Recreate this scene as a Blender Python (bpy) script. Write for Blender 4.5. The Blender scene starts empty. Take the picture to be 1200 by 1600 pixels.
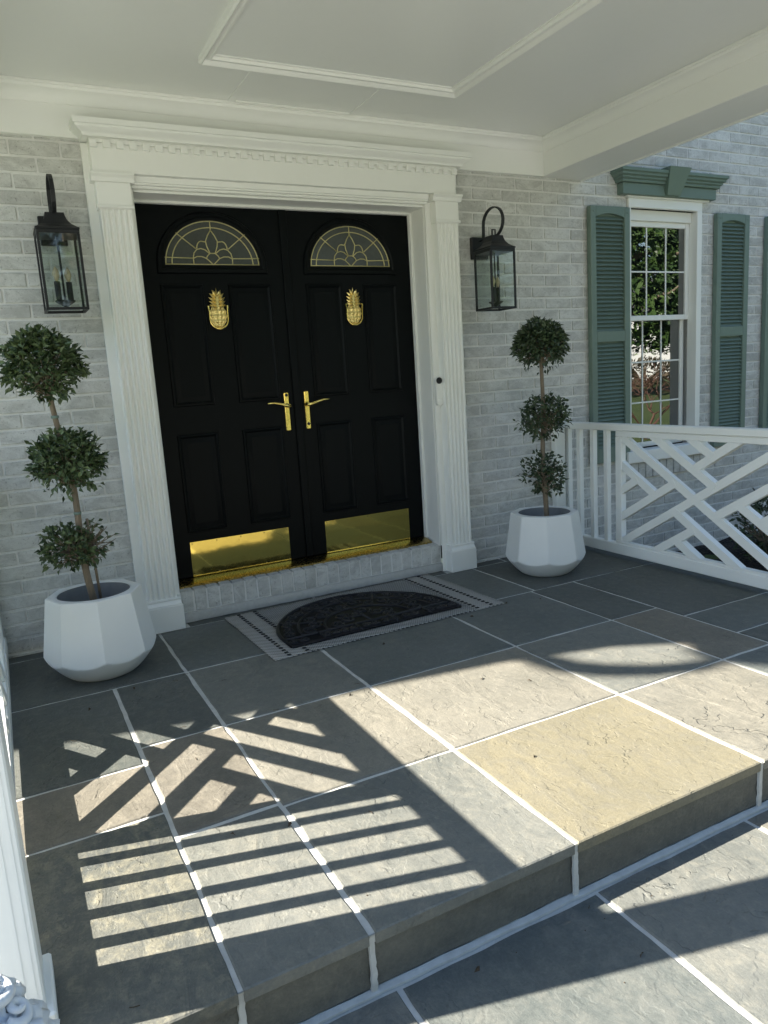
import bpy, bmesh, math, random
from mathutils import Vector, Matrix, noise as mnoise
R = math.radians
random.seed(11)
scene = bpy.context.scene
col = scene.collection

# ------------------------------------------------------------------ camera, light, exposure
CAM = Vector((-1.5467, -3.9186, 1.2362)); YAW, PITCH, ROLL = -.4701, -.1808, -.0640
fwd = Vector((-math.sin(YAW) * math.cos(PITCH), math.cos(YAW) * math.cos(PITCH), math.sin(PITCH)))
rt = Vector((math.cos(YAW), math.sin(YAW), 0)); up = rt.cross(fwd)
rt, up = math.cos(ROLL) * rt + math.sin(ROLL) * up, -math.sin(ROLL) * rt + math.cos(ROLL) * up
cam_d = bpy.data.cameras.new('camera'); cam = bpy.data.objects.new('camera', cam_d); col.objects.link(cam)
M4 = Matrix((rt, up, -fwd)).transposed().to_4x4(); M4.translation = CAM; cam.matrix_world = M4
cam_d.sensor_fit = 'VERTICAL'; cam_d.sensor_height = 36; cam_d.sensor_width = 27
cam_d.lens = 1153.06 / 1600 * 36; cam_d.clip_end = 400; cam_d.clip_start = .02
scene.camera = cam
def project(p):
    d = Vector(p) - CAM; z = d.dot(fwd)
    if z < .05: return None
    return 600 + 1153.06 * d.dot(rt) / z, 800 - 1153.06 * d.dot(up) / z, z

KX, KY = 1.282, -.340                       # shadow offset per metre of height
to_sun = Vector((-KX, -KY, 1)).normalized()
world = bpy.data.worlds.new('World'); scene.world = world; world.use_nodes = True
wn = world.node_tree.nodes; wl = world.node_tree.links
sky = wn.new('ShaderNodeTexSky'); sky.sky_type = 'NISHITA'; sky.sun_disc = False
sky.sun_elevation = math.asin(to_sun.z); sky.sun_rotation = math.atan2(to_sun.x, to_sun.y)
sky.air_density = 1.15; sky.dust_density = .4; sky.ozone_density = 1.6
wl.new(sky.outputs['Color'], wn['Background'].inputs['Color']); wn['Background'].inputs['Strength'].default_value = .068
sun_d = bpy.data.lights.new('sun', 'SUN'); sun_d.energy = 5.0; sun_d.angle = R(.53); sun_d.color = (1, .925, .81)
sun = bpy.data.objects.new('sun', sun_d); col.objects.link(sun); sun.location = (-8, 3, 12)
sun.rotation_euler = to_sun.to_track_quat('Z', 'Y').to_euler()
scene.view_settings.view_transform = 'Standard'; scene.view_settings.look = 'None'
scene.view_settings.gamma = 1; scene.view_settings.use_curve_mapping = False
scene.view_settings.exposure = 2.02
scene.render.engine = 'CYCLES'
scene.cycles.max_bounces = 10; scene.cycles.diffuse_bounces = 6; scene.cycles.glossy_bounces = 5
scene.cycles.transparent_max_bounces = 12; scene.cycles.caustics_reflective = False; scene.cycles.caustics_refractive = False
scene.cycles.use_denoising = True

# ------------------------------------------------------------------ node helpers
class NT:
    def __init__(s, name):
        s.m = bpy.data.materials.new(name); s.m.use_nodes = True
        s.t = s.m.node_tree; s.b = s.t.nodes['Principled BSDF']
    def n(s, typ, **kw):
        nd = s.t.nodes.new(typ)
        for k, v in kw.items():
            if k.startswith('i_'):
                nd.inputs[k[2:].replace('_', ' ')].default_value = v
            else: setattr(nd, k, v)
        return nd
    def l(s, a, b): s.t.links.new(a, b)
    def pos(s, scale=(1, 1, 1), rnd=0.):
        g = s.n('ShaderNodeNewGeometry'); out = g.outputs['Position']
        if rnd:
            oi = s.n('ShaderNodeObjectInfo'); mu = s.n('ShaderNodeMath', operation='MULTIPLY'); s.l(oi.outputs['Random'], mu.inputs[0]); mu.inputs[1].default_value = rnd
            cb = s.n('ShaderNodeCombineXYZ')
            for i in range(3): s.l(mu.outputs[0], cb.inputs[i])
            ad = s.n('ShaderNodeVectorMath', operation='ADD'); s.l(out, ad.inputs[0]); s.l(cb.outputs[0], ad.inputs[1]); out = ad.outputs[0]
        if scale != (1, 1, 1):
            mp = s.n('ShaderNodeMapping'); s.l(out, mp.inputs['Vector']); mp.inputs['Scale'].default_value = scale; out = mp.outputs[0]
        return out
    def noise(s, vec, scale, detail=4, rough=.55, dist=0.):
        nd = s.n('ShaderNodeTexNoise'); s.l(vec, nd.inputs['Vector'])
        nd.inputs['Scale'].default_value = scale; nd.inputs['Detail'].default_value = detail
        nd.inputs['Roughness'].default_value = rough; nd.inputs['Distortion'].default_value = dist
        return nd.outputs['Fac']
    def ramp(s, fac, stops):
        nd = s.n('ShaderNodeValToRGB'); s.l(fac, nd.inputs[0]); el = nd.color_ramp.elements
        while len(el) < len(stops): el.new(.5)
        for e, (p, c) in zip(el, stops):
            e.position = p; e.color = (*c, 1) if hasattr(c, '__len__') else (c, c, c, 1)
        return nd.outputs['Color']
    def mix(s, fac, a, b, mode='MIX'):
        nd = s.n('ShaderNodeMix', data_type='RGBA', blend_type=mode)
        for sock, v in ((nd.inputs[0], fac), (nd.inputs[6], a), (nd.inputs[7], b)):
            if hasattr(v, 'is_output') or hasattr(v, 'links'): s.l(v, sock)
            else: sock.default_value = v if not hasattr(v, '__len__') else (*v, 1)
        return nd.outputs[2]
    def bump(s, h, strength=.3, dist=.01, prev=None):
        nd = s.n('ShaderNodeBump'); s.l(h, nd.inputs['Height']); nd.inputs['Strength'].default_value = strength; nd.inputs['Distance'].default_value = dist
        if prev is not None: s.l(prev, nd.inputs['Normal'])
        return nd.outputs[0]
    def set(s, **kw):
        for k, v in kw.items():
            sock = s.b.inputs[k.replace('_', ' ')]
            if hasattr(v, 'links'): s.l(v, sock)
            else: sock.default_value = (*v, 1) if (hasattr(v, '__len__') and len(v) == 3) else v
        return s.m

def m_paint(name, c, rough=.45, bumps=.12, dirt=.08, sc=18):
    t = NT(name); p = t.pos()
    n1 = t.noise(p, 3.1, 5); n2 = t.noise(p, sc, 4)
    dark = tuple(x * (1 - dirt * 2.4) for x in c)
    cc = t.mix(t.ramp(n1, [(.35, 0.), (.75, 1.)]), c, tuple(x * (1 - dirt) for x in c))
    cc = t.mix(t.ramp(t.noise(p, 34, 6, .7), [(.62, 0.), (.8, .55)]), cc, dark)
    b = t.bump(n2, bumps, .004); b = t.bump(t.noise(p, 160, 2), bumps * .6, .001, b)
    return t.set(Base_Color=cc, Roughness=t.ramp(n2, [(.3, rough - .07), (.7, rough + .1)]), Normal=b)

def m_plain(name, c, rough=.5, metal=0., bumps=.1, sc=40, var=.15, spec=.5):
    t = NT(name); p = t.pos(rnd=7.)
    n = t.noise(p, sc, 4)
    cc = t.mix(n, tuple(x * (1 - var) for x in c), tuple(min(1, x * (1 + var)) for x in c))
    t.b.inputs['Specular IOR Level'].default_value = spec
    return t.set(Base_Color=cc, Roughness=rough, Metallic=metal, Normal=t.bump(n, bumps, .002))

def m_stone(name, c1, c2, c3, cleft=.6, sc=1., rough=.62, ridge=True):
    """natural cleft flagstone: mottled tone, fine grain, thin cleft lines with relief"""
    t = NT(name); p = t.pos(rnd=31.)
    big = t.noise(p, 2.2 * sc, 5, .55, .4)
    pst = t.pos((1.3, .55, 1), 31.)
    streak = t.noise(pst, 9 * sc, 7, .62, 1.1)
    fine = t.noise(p, 130, 5, .7)
    cc = t.mix(t.ramp(big, [(.34, 0.), (.66, 1.)]), c1, c2)
    cc = t.mix(t.ramp(streak, [(.46, 0.), (.72, .8)]), cc, c3)
    cc = t.mix(t.ramp(fine, [(.3, .55), (.7, 0.)]), cc, tuple(x * .55 for x in c1))
    drift = t.noise(p, 1.1 * sc, 3, .6, .8); mott = t.noise(p, 26, 8, .78, .3)
    cc = t.mix(t.ramp(drift, [(.38, 0.), (.68, .55)]), cc, tuple((c1[i] + c3[2 - 0] * .5 + c2[i]) / 2.4 for i in range(3)))
    cc = t.mix(t.ramp(mott, [(.50, 0.), (.66, .5)]), cc, c3)
    cc = t.mix(t.ramp(mott, [(.32, .5), (.45, 0.)]), cc, tuple(x * .62 for x in c1))
    # broken cleft terraces
    warp = t.n('ShaderNodeTexNoise'); t.l(p, warp.inputs['Vector']); warp.inputs['Scale'].default_value = 4.2 * sc; warp.inputs['Detail'].default_value = 5
    mv = t.n('ShaderNodeVectorMath', operation='MULTIPLY_ADD'); t.l(warp.outputs['Color'], mv.inputs[0]); mv.inputs[1].default_value = (.42, .42, .42); t.l(p, mv.inputs[2])
    ter = t.noise(mv.outputs[0], 3.4 * sc, 3, .5)
    steps = t.n('ShaderNodeMath', operation='MULTIPLY'); t.l(ter, steps.inputs[0]); steps.inputs[1].default_value = 9.
    fl = t.n('ShaderNodeMath', operation='FLOOR'); t.l(steps.outputs[0], fl.inputs[0])
    fr = t.n('ShaderNodeMath', operation='FRACT'); t.l(steps.outputs[0], fr.inputs[0])
    smooth = t.ramp(fr.outputs[0], [(0., 0.), (.10, .9), (1., 1.)])
    ter_h = t.n('ShaderNodeMath', operation='ADD'); t.l(fl.outputs[0], ter_h.inputs[0]); t.l(smooth, ter_h.inputs[1])
    mask = t.ramp(t.noise(p, 2.6 * sc, 2), [(.55, 0.), (.68, 1.)])
    line = t.ramp(fr.outputs[0], [(0., 1.), (.035, .9), (.075, 0.)])
    lm = t.mix(1., line, mask, 'MULTIPLY')
    if ridge:
        cc = t.mix(t.mix(1., lm, (.46 * cleft,) * 3, 'MULTIPLY'), cc, tuple(x * .42 for x in c1))
    b = t.bump(ter_h.outputs[0], .25 * cleft, .008)
    b = t.bump(streak, .44 * cleft, .012, b)
    b = t.bump(lm, .5 * cleft, -.006, b)
    b = t.bump(mott, .3, .005, b); b = t.bump(fine, .3, .003, b)
    return t.set(Base_Color=cc, Roughness=t.ramp(streak, [(.3, rough - .1), (.8, rough + .12)]), Normal=b)

WHITE = m_paint('trim_paint', (.85, .855, .825), .42, .008, .02)
WHITE_OUT = m_paint('rail_paint', (.83, .845, .825), .38, .01, .03)
CEIL = m_plain('ceiling_paint', (.82, .83, .81), .32, 0, .015, 30, .012)
GREENP = m_paint('shutter_green_paint', (.150, .212, .180), .48, .05, .08)
BLACKP = m_plain('door_black_paint', (.0024, .0036, .0042), .42, 0, .05, 26, .25, .11)
BLACKM = m_plain('black_metal', (.012, .013, .015), .48, .2, .15, 60, .25)
GLASSBK = m_plain('frosted_leaded_glass', (.060, .066, .058), .2, 0, .5, 55, .25)
GROUT = m_plain('white_grout', (.52, .525, .50), .85, 0, .5, 28, .28)
PLANTER = m_paint('planter_glaze', (.76, .78, .78), .36, .06, .05, 6)
PLANTIN = m_plain('planter_inside', (.22, .23, .24), .7, 0, .2, 20, .2)
SOIL = m_plain('potting_soil', (.035, .027, .02), .95, 0, .8, 60, .4)
STAT = m_paint('carved_white_paint', (.66, .70, .74), .35, .5, .12, 30)
RUBBER = m_plain('black_rubber', (.0045, .0048, .0075), .6, 0, .4, 140, .3, .25)
DARKROOM = m_plain('dark_interior', (.012, .013, .014), .9)
CONC = m_plain('parged_mortar', (.40, .40, .385), .85, 0, .6, 55, .2)
MULCH_T = NT('mulch')
def _mulch():
    t = MULCH_T; p = t.pos()
    v = t.n('ShaderNodeTexVoronoi'); t.l(p, v.inputs['Vector']); v.inputs['Scale'].default_value = 55
    c = t.ramp(v.outputs['Color'], [(.2, (.008, .006, .005)), (.8, (.03, .022, .017)), (.97, (.09, .07, .05))])
    return t.set(Base_Color=c, Roughness=.95, Normal=t.bump(v.outputs['Distance'], .9, .03))
MULCH = _mulch()
def _grass():
    t = NT('lawn_grass'); p = t.pos()
    c = t.mix(t.noise(p, .6, 6), (.030, .062, .014), (.085, .12, .03))
    return t.set(Base_Color=c, Roughness=.9, Normal=t.bump(t.noise(p, 60, 4), .8, .03))
GRASS = _grass()
def _brass(name, wav, c=(.78, .56, .14), rough=.13):
    t = NT(name); p = t.pos()
    n = t.noise(p, 5, 3); f = t.noise(p, 90, 4)
    cc = t.mix(t.ramp(f, [(.5, 0.), (.8, .3)]), c, tuple(x * .8 for x in c))
    b = t.bump(n, wav, .02)
    return t.set(Base_Color=cc, Metallic=1., Roughness=t.ramp(f, [(.3, rough), (.8, rough * 1.9)]), Normal=b)
BRASS_PLATE = _brass('polished_brass_plate', .035, (.88, .68, .17), .045)
BRASS = _brass('brass_hardware', .02, (.90, .70, .22), .12)
BRASS_CAST = _brass('cast_brass', .1, (.86, .68, .27), .27)
BRASS_SILL = _brass('dark_brass_sill', .04, (.40, .30, .11), .2)  # brass tone darkened to carry the black door's reflection
CAME = _brass('brass_came', .05, (.62, .56, .30), .42)
def _brick():
    t = NT('whitewashed_brick'); p = t.pos(rnd=13.)
    oi = t.n('ShaderNodeObjectInfo'); at = t.n('ShaderNodeAttribute', attribute_name='tone')
    ad = t.n('ShaderNodeMath', operation='ADD'); t.l(oi.outputs['Random'], ad.inputs[0]); t.l(at.outputs['Fac'], ad.inputs[1])
    fr = t.n('ShaderNodeMath', operation='FRACT'); t.l(ad.outputs[0], fr.inputs[0])
    base = t.ramp(fr.outputs[0], [(0., (.47, .47, .455)), (.12, (.52, .52, .50)), (.8, (.58, .58, .56)), (1., (.63, .63, .61))])
    wash = t.noise(t.pos((1, 1, 1.5), 13.), 34, 7, .72, .4)
    cc = t.mix(t.ramp(wash, [(.46, 0.), (.70, .7)]), base, (.64, .645, .62))
    smear = t.noise(t.pos((1, 1, 1.8)), 6.5, 7, .74, .8)
    cc = t.mix(t.ramp(smear, [(.40, .62), (.52, 0.)]), cc, (.38, .38, .365))
    cc = t.mix(t.ramp(smear, [(.52, 0.), (.66, .6)]), cc, (.70, .705, .685))
    speck = t.noise(p, 210, 3, .8)
    cc = t.mix(t.ramp(speck, [(.56, 0.), (.70, .5)]), cc, (.24, .235, .225))
    pits = t.noise(p, 75, 4, .75)
    cc = t.mix(t.ramp(pits, [(.58, 0.), (.70, .75)]), cc, (.17, .16, .15))
    b = t.bump(wash, .35, .005); b = t.bump(pits, -.7, .003, b)
    return t.set(Base_Color=cc, Roughness=.82, Normal=b)
BRICK = _brick()
def _mortar():
    t = NT('white_mortar'); p = t.pos(); n = t.noise(p, 60, 5)
    return t.set(Base_Color=t.mix(n, (.66, .66, .64), (.78, .78, .76)), Roughness=.9, Normal=t.bump(n, .6, .006))
MORTAR = _mortar()
def _leaf(name, a, b_):
    t = NT(name); oi = t.n('ShaderNodeAttribute', attribute_name='tone')
    c = t.mix(oi.outputs['Fac'], a, b_)
    t.b.inputs['Subsurface Weight'].default_value = 0
    m = t.set(Base_Color=c, Roughness=.42); t.b.inputs['Specular IOR Level'].default_value = .4
    return m
LEAF = _leaf('topiary_leaf', (.030, .056, .020), (.125, .17, .07))
LEAFR = _leaf('topiary_leaf_dark', (.022, .042, .020), (.085, .12, .055))
TWIGLEAF = _leaf('brown_hedge_leaf', (.035, .030, .018), (.085, .075, .04))
TREELEAF = _leaf('tree_leaf', (.022, .052, .016), (.10, .17, .04))
REDTWIG = m_plain('reddish_twig', (.12, .06, .04), .8)
def _bark():
    t = NT('bark'); p = t.pos((1, 1, .35)); n = t.noise(p, 60, 6, .7)
    return t.set(Base_Color=t.mix(n, (.10, .075, .05), (.30, .24, .17)), Roughness=.85, Normal=t.bump(n, .8, .01))
BARK = _bark()
def _glass_pane(name, refl=.10, tint=(.93, .95, .94)):
    t = NT(name); t.t.nodes.remove(t.b); out = t.t.nodes['Material Output']
    tr = t.n('ShaderNodeBsdfTransparent'); tr.inputs[0].default_value = (*tint, 1)
    gl = t.n('ShaderNodeBsdfGlossy'); gl.inputs['Roughness'].default_value = .02; gl.inputs['Color'].default_value = (1, 1, 1, 1)
    lw = t.n('ShaderNodeLayerWeight'); pw = t.n('ShaderNodeMath', operation='POWER'); t.l(lw.outputs['Facing'], pw.inputs[0]); pw.inputs[1].default_value = 5.
    ma = t.n('ShaderNodeMath', operation='MULTIPLY_ADD'); t.l(pw.outputs[0], ma.inputs[0]); ma.inputs[1].default_value = .9; ma.inputs[2].default_value = refl
    mx = t.n('ShaderNodeMixShader'); t.l(ma.outputs[0], mx.inputs[0]); t.l(tr.outputs[0], mx.inputs[1]); t.l(gl.outputs[0], mx.inputs[2])
    t.l(mx.outputs[0], out.inputs['Surface']); return t.m
LGLASS = _glass_pane('lantern_glass', .03)
def _wglass():
    t = NT('window_glass'); p = t.pos()
    t.b.inputs['IOR'].default_value = 2.7
    return t.set(Base_Color=(.006, .008, .008), Roughness=.0, Normal=t.bump(t.noise(p, 2.2, 2), .05, .02))
WGLASS = _wglass()
def _rug(dark):
    t = NT('woven_rug_dark' if dark else 'woven_rug_light'); p = t.pos((1, 1, 1))
    wv = t.n('ShaderNodeTexWave', wave_type='BANDS', bands_direction='DIAGONAL'); t.l(p, wv.inputs['Vector']); wv.inputs['Scale'].default_value = 24; wv.inputs['Distortion'].default_value = .6
    w2 = t.n('ShaderNodeTexWave', wave_type='BANDS', bands_direction='Y'); t.l(p, w2.inputs['Vector']); w2.inputs['Scale'].default_value = 40; w2.inputs['Distortion'].default_value = .8
    a, b_ = ((.030, .031, .032), (.44, .44, .42)) if dark else ((.085, .085, .08), (.42, .41, .385))
    f = t.mix(.4, wv.outputs['Fac'], w2.outputs['Fac'])
    c = t.mix(t.ramp(f, [(.42, 0.), (.62, 1.)] if dark else [(.2, 0.), (.5, 1.)]), a, b_)
    return t.set(Base_Color=c, Roughness=.95, Normal=t.bump(f, .6, .004))
RUG_D, RUG_L = _rug(True), _rug(False)
RELIEF = m_plain('worn_rubber_relief', (.0085, .009, .0135), .45, 0, .3, 140, .3, .35)
RUG_K = m_plain('rug_black_yarn', (.012, .012, .013), .95, 0, .5, 90, .3)
BULB = m_plain('amber_bulb', (.42, .36, .24), .08, 0, 0, 10, .1)

# bluestone variants
GREY = m_stone('bluestone_grey', (.132, .142, .132), (.185, .188, .166), (.250, .240, .198), .85)
BLUE = m_stone('bluestone_blue', (.100, .116, .112), (.140, .153, .143), (.190, .192, .170), .7)
DARK = m_stone('bluestone_dark', (.070, .081, .077), (.105, .115, .105), (.160, .160, .138), .85)
BROWN = m_stone('bluestone_brown', (.140, .130, .108), (.205, .188, .150), (.255, .230, .182), .9)
TAN = m_stone('flagstone_tan', (.205, .188, .130), (.248, .222, .150), (.165, .158, .128), .7, 1.3)
PALE = m_stone('bluestone_pale', (.170, .166, .140), (.230, .217, .178), (.270, .252, .205), 1.05)
SPECK = m_stone('bluestone_speckled', (.090, .098, .092), (.155, .155, .128), (.31, .285, .20), .8, 1.6)
RISER = m_stone('riser_stone', (.098, .101, .088), (.140, .140, .118), (.185, .178, .146), .8, 1.5)

# ------------------------------------------------------------------ object helpers
def tag(o, label=None, cat=None, group=None, kind=None):
    if label: o['label'] = label
    if cat: o['category'] = cat
    if group: o['group'] = group
    if kind or cat: o['kind'] = kind or 'thing'
    return o
def empty(name, loc=(0, 0, 0)):
    o = bpy.data.objects.new(name, None); o.location = loc; o.empty_display_size = .1; col.objects.link(o); return o
def par(o, p):
    if p is not None:
        o.parent = p; o.matrix_parent_inverse = Matrix.Translation(-Vector(p.location)) if p.type == 'EMPTY' or True else None
    return o
class MB:
    def __init__(s): s.v = []; s.f = []; s.tone = []
    def add(s, vs, fs, tone=0.):
        o = len(s.v); s.v += [tuple(x) for x in vs]; s.f += [tuple(i + o for i in f) for f in fs]; s.tone += [tone] * len(fs); return s
    def box(s, x0, x1, y0, y1, z0, z1, bev=0., tone=0.):
        x0, x1 = min(x0, x1), max(x0, x1); y0, y1 = min(y0, y1), max(y0, y1); z0, z1 = min(z0, z1), max(z0, z1)
        if bev <= 0:
            vs = [(x, y, z) for z in (z0, z1) for y in (y0, y1) for x in (x0, x1)]
            return s.add(vs, [(0, 2, 3, 1), (4, 5, 7, 6), (0, 1, 5, 4), (2, 6, 7, 3), (0, 4, 6, 2), (1, 3, 7, 5)], tone)
        b = min(bev, (x1 - x0) * .45, (y1 - y0) * .45, (z1 - z0) * .45)
        vs = []; idx = {}
        for i, (x, sx) in enumerate(((x0, 1), (x1, -1))):
            for j, (y, sy) in enumerate(((y0, 1), (y1, -1))):
                for k, (z, sz) in enumerate(((z0, 1), (z1, -1))):
                    for a in range(3):   # a = axis whose face the vertex lies on
                        q = [x + sx * b, y + sy * b, z + sz * b]; q[a] = (x, y, z)[a]
                        idx[i, j, k, a] = len(vs); vs.append(q)
        I = idx; f = []
        for s_ in (0, 1):
            f.append((I[s_, 0, 0, 0], I[s_, 1, 0, 0], I[s_, 1, 1, 0], I[s_, 0, 1, 0]))
            f.append((I[0, s_, 0, 1], I[1, s_, 0, 1], I[1, s_, 1, 1], I[0, s_, 1, 1]))
            f.append((I[0, 0, s_, 2], I[1, 0, s_, 2], I[1, 1, s_, 2], I[0, 1, s_, 2]))
            for t in (0, 1):
                f.append((I[s_, t, 0, 0], I[s_, t, 1, 0], I[s_, t, 1, 1], I[s_, t, 0, 1]))
                f.append((I[s_, 0, t, 0], I[s_, 1, t, 0], I[s_, 1, t, 2], I[s_, 0, t, 2]))
                f.append((I[0, s_, t, 1], I[1, s_, t, 1], I[1, s_, t, 2], I[0, s_, t, 2]))
        for i in (0, 1):
            for j in (0, 1):
                for k in (0, 1): f.append(tuple(I[i, j, k, a] for a in range(3)))
        return s.add(vs, f, tone)
    def prism(s, poly, axis, a0, a1):
        """poly of 2-D points extruded along axis ('x': (y,z), 'y': (x,z), 'z': (x,y))"""
        n = len(poly)
        def P(p, a): return {'x': (a, p[0], p[1]), 'y': (p[0], a, p[1]), 'z': (p[0], p[1], a)}[axis]
        vs = [P(p, a0) for p in poly] + [P(p, a1) for p in poly]
        fs = [tuple(range(n)), tuple(range(2 * n - 1, n - 1, -1))] + [(i, (i + 1) % n, n + (i + 1) % n, n + i) for i in range(n)]
        return s.add(vs, fs)
    def tube(s, pts, rad, seg=8, tone=0., flat=None, cap=True):
        pts = [Vector(p) for p in pts]; n = len(pts); rad = rad if hasattr(rad, '__len__') else [rad] * n
        vs = []; prev = None
        for i, p in enumerate(pts):
            d = (pts[min(i + 1, n - 1)] - pts[max(i - 1, 0)]).normalized()
            if prev is None:
                a = Vector((0, 0, 1)) if abs(d.z) < .9 else Vector((1, 0, 0)); u = d.cross(a).normalized()
            else: u = (prev - d * prev.dot(d)).normalized()
            prev = u; w = d.cross(u)
            for k in range(seg):
                t = 2 * math.pi * k / seg + (math.pi / 4 if seg == 4 else 0)
                vs.append(p + u * math.cos(t) * rad[i] * (flat[0] if flat else 1) + w * math.sin(t) * rad[i] * (flat[1] if flat else 1))
        fs = [(i * seg + k, i * seg + (k + 1) % seg, (i + 1) * seg + (k + 1) % seg, (i + 1) * seg + k) for i in range(n - 1) for k in range(seg)]
        if cap: fs += [tuple(range(seg)), tuple((n - 1) * seg + k for k in range(seg))]
        return s.add(vs, fs, tone)
    def lathe(s, prof, cx, cy, seg=24, z0=0):
        vs = [(cx + r * math.cos(2 * math.pi * k / seg), cy + r * math.sin(2 * math.pi * k / seg), z + z0) for r, z in prof for k in range(seg)]
        n = len(prof)
        fs = [(i * seg + k, i * seg + (k + 1) % seg, (i + 1) * seg + (k + 1) % seg, (i + 1) * seg + k) for i in range(n - 1) for k in range(seg)]
        fs += [tuple(range(seg)), tuple((n - 1) * seg + k for k in range(seg))]
        return s.add(vs, fs)
    def sweep(s, path, prof, closed=False):
        """mitred sweep in a horizontal plane; path (x,y) list, prof (offset to the left, z)"""
        P = [Vector(p) for p in path]; n = len(P); vs = []
        for i in range(n):
            a = (P[i] - P[i - 1]) if (closed or i > 0) else None
            b = (P[(i + 1) % n] - P[i]) if (closed or i < n - 1) else None
            if a is None: a = b
            if b is None: b = a
            a, b = a.normalized(), b.normalized()
            na, nb = Vector((-a.y, a.x)), Vector((-b.y, b.x)); m = (na + nb).normalized(); m /= max(.2, m.dot(na))
            for o, z in prof: vs.append((P[i].x + m.x * o, P[i].y + m.y * o, z))
        k = len(prof); fs = []
        for i in range(n if closed else n - 1):
            j = (i + 1) % n
            fs += [(i * k + q, i * k + (q + 1) % k, j * k + (q + 1) % k, j * k + q) for q in range(k)]
        if not closed: fs += [tuple(range(k)), tuple((n - 1) * k + q for q in range(k))]
        return s.add(vs, fs)
    def build(s, name, mat, parent=None, smooth=False, tones=False, data_only=False):
        me = bpy.data.meshes.new(name); me.from_pydata(s.v, [], s.f)
        bm = bmesh.new(); bm.from_mesh(me); bmesh.ops.recalc_face_normals(bm, faces=bm.faces); bm.to_mesh(me); bm.free()
        if tones:
            at = me.attributes.new('tone', 'FLOAT', 'FACE'); at.data.foreach_set('value', s.tone)
        me.materials.append(mat)
        if smooth is True: me.shade_smooth()
        elif smooth: me.shade_smooth(); me.set_sharp_from_angle(angle=R(smooth))
        if data_only: return me
        o = bpy.data.objects.new(name, me); col.objects.link(o); par(o, parent); return o
def inst(name, me, loc, parent=None, rot=(0, 0, 0), scale=(1, 1, 1)):
    o = bpy.data.objects.new(name, me); o.location = loc; o.rotation_euler = rot; o.scale = scale
    col.objects.link(o); par(o, parent); return o
def leaf_bits(mb, p, d, L, W, tone, droop=.25):
    """one folded, curved leaf"""
    d = d.normalized(); a = Vector((random.uniform(-1, 1), random.uniform(-1, 1), random.uniform(-1, 1)))
    side = d.cross(a).normalized(); n = side.cross(d)
    if n.z < 0: side, n = -side, -n
    m = p + d * L * .48; tip = p + d * L - n * L * droop
    vs = [p, m + side * W * .5 + n * W * .18, tip, m - side * W * .5 + n * W * .18, m - n * W * .05]
    mb.add(vs, [(0, 1, 4), (1, 2, 4), (4, 2, 3), (0, 4, 3)], tone)

# ------------------------------------------------------------------ ground, terrace, porch floor
HZ = -.1616; YS = -2.565
lawn = MB()
n = 40
for i in range(n + 1):
    for j in range(n + 1):
        u = (i / n * 2 - 1); v = (j / n * 2 - 1)
        lawn.v.append((math.copysign(abs(u) ** 2, u) * 170, -20 + math.copysign(abs(v) ** 2, v) * 170, -.24))
for i in range(n):
    for j in range(n): lawn.f.append((i * (n + 1) + j, (i + 1) * (n + 1) + j, (i + 1) * (n + 1) + j + 1, i * (n + 1) + j + 1)); lawn.tone.append(0)
lawn = lawn.build('lawn', GRASS); tag(lawn, 'green lawn in front of the house, mirrored in the window', 'lawn', kind='structure')

JW = .0072          # half joint width
def slab(name, x0, x1, y0, y1, z, mat, parent, thick=.03, seed=None, jx=(1, 1, 1, 1)):
    """a flagstone with uneven hand-cut edges and eased arris; jx: joint on left, right, near(-y), far"""
    rnd = random.Random(seed if seed is not None else hash((round(x0, 2), round(y0, 2), round(z, 2))) & 0xffff)
    w = [JW * rnd.uniform(.75, 1.3) if q else 0 for q in jx]
    x0, x1, y0, y1 = x0 + w[0], x1 - w[1], y0 + w[2], y1 - w[3]
    pts = []
    def edge(a, b, nrm, q):
        L = math.hypot(b[0] - a[0], b[1] - a[1]); k = max(2, int(L / .045)); ph = rnd.uniform(0, 9)
        for i in range(k):
            t = i / k; j = (mnoise.noise((t * L * 6 + ph, ph, z)) * .004 + rnd.uniform(-.0012, .0012)) if (q and 0 < i) else 0
            pts.append((a[0] + (b[0] - a[0]) * t + nrm[0] * j, a[1] + (b[1] - a[1]) * t + nrm[1] * j))
    edge((x0, y0), (x1, y0), (0, 1), jx[2]); edge((x1, y0), (x1, y1), (-1, 0), jx[1])
    edge((x1, y1), (x0, y1), (0, -1), jx[3]); edge((x0, y1), (x0, y0), (1, 0), jx[0])
    cx, cy = (x0 + x1) / 2, (y0 + y1) / 2; e = .0035; n = len(pts)
    ins = [(px + (e if px < cx else -e) * (abs(px - cx) > abs(x1 - x0) * .5 - .02), py + (e if py < cy else -e) * (abs(py - cy) > abs(y1 - y0) * .5 - .02)) for px, py in pts]
    vs = [(a, b, z - thick) for a, b in pts] + [(a, b, z - .003) for a, b in pts] + [(a, b, z) for a, b in ins]
    fs = [tuple(range(2 * n, 3 * n))]
    for r in (0, 1): fs += [(r * n + i, r * n + (i + 1) % n, (r + 1) * n + (i + 1) % n, (r + 1) * n + i) for i in range(n)]
    return MB().add(vs, fs).build(name, mat, parent)

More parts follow.
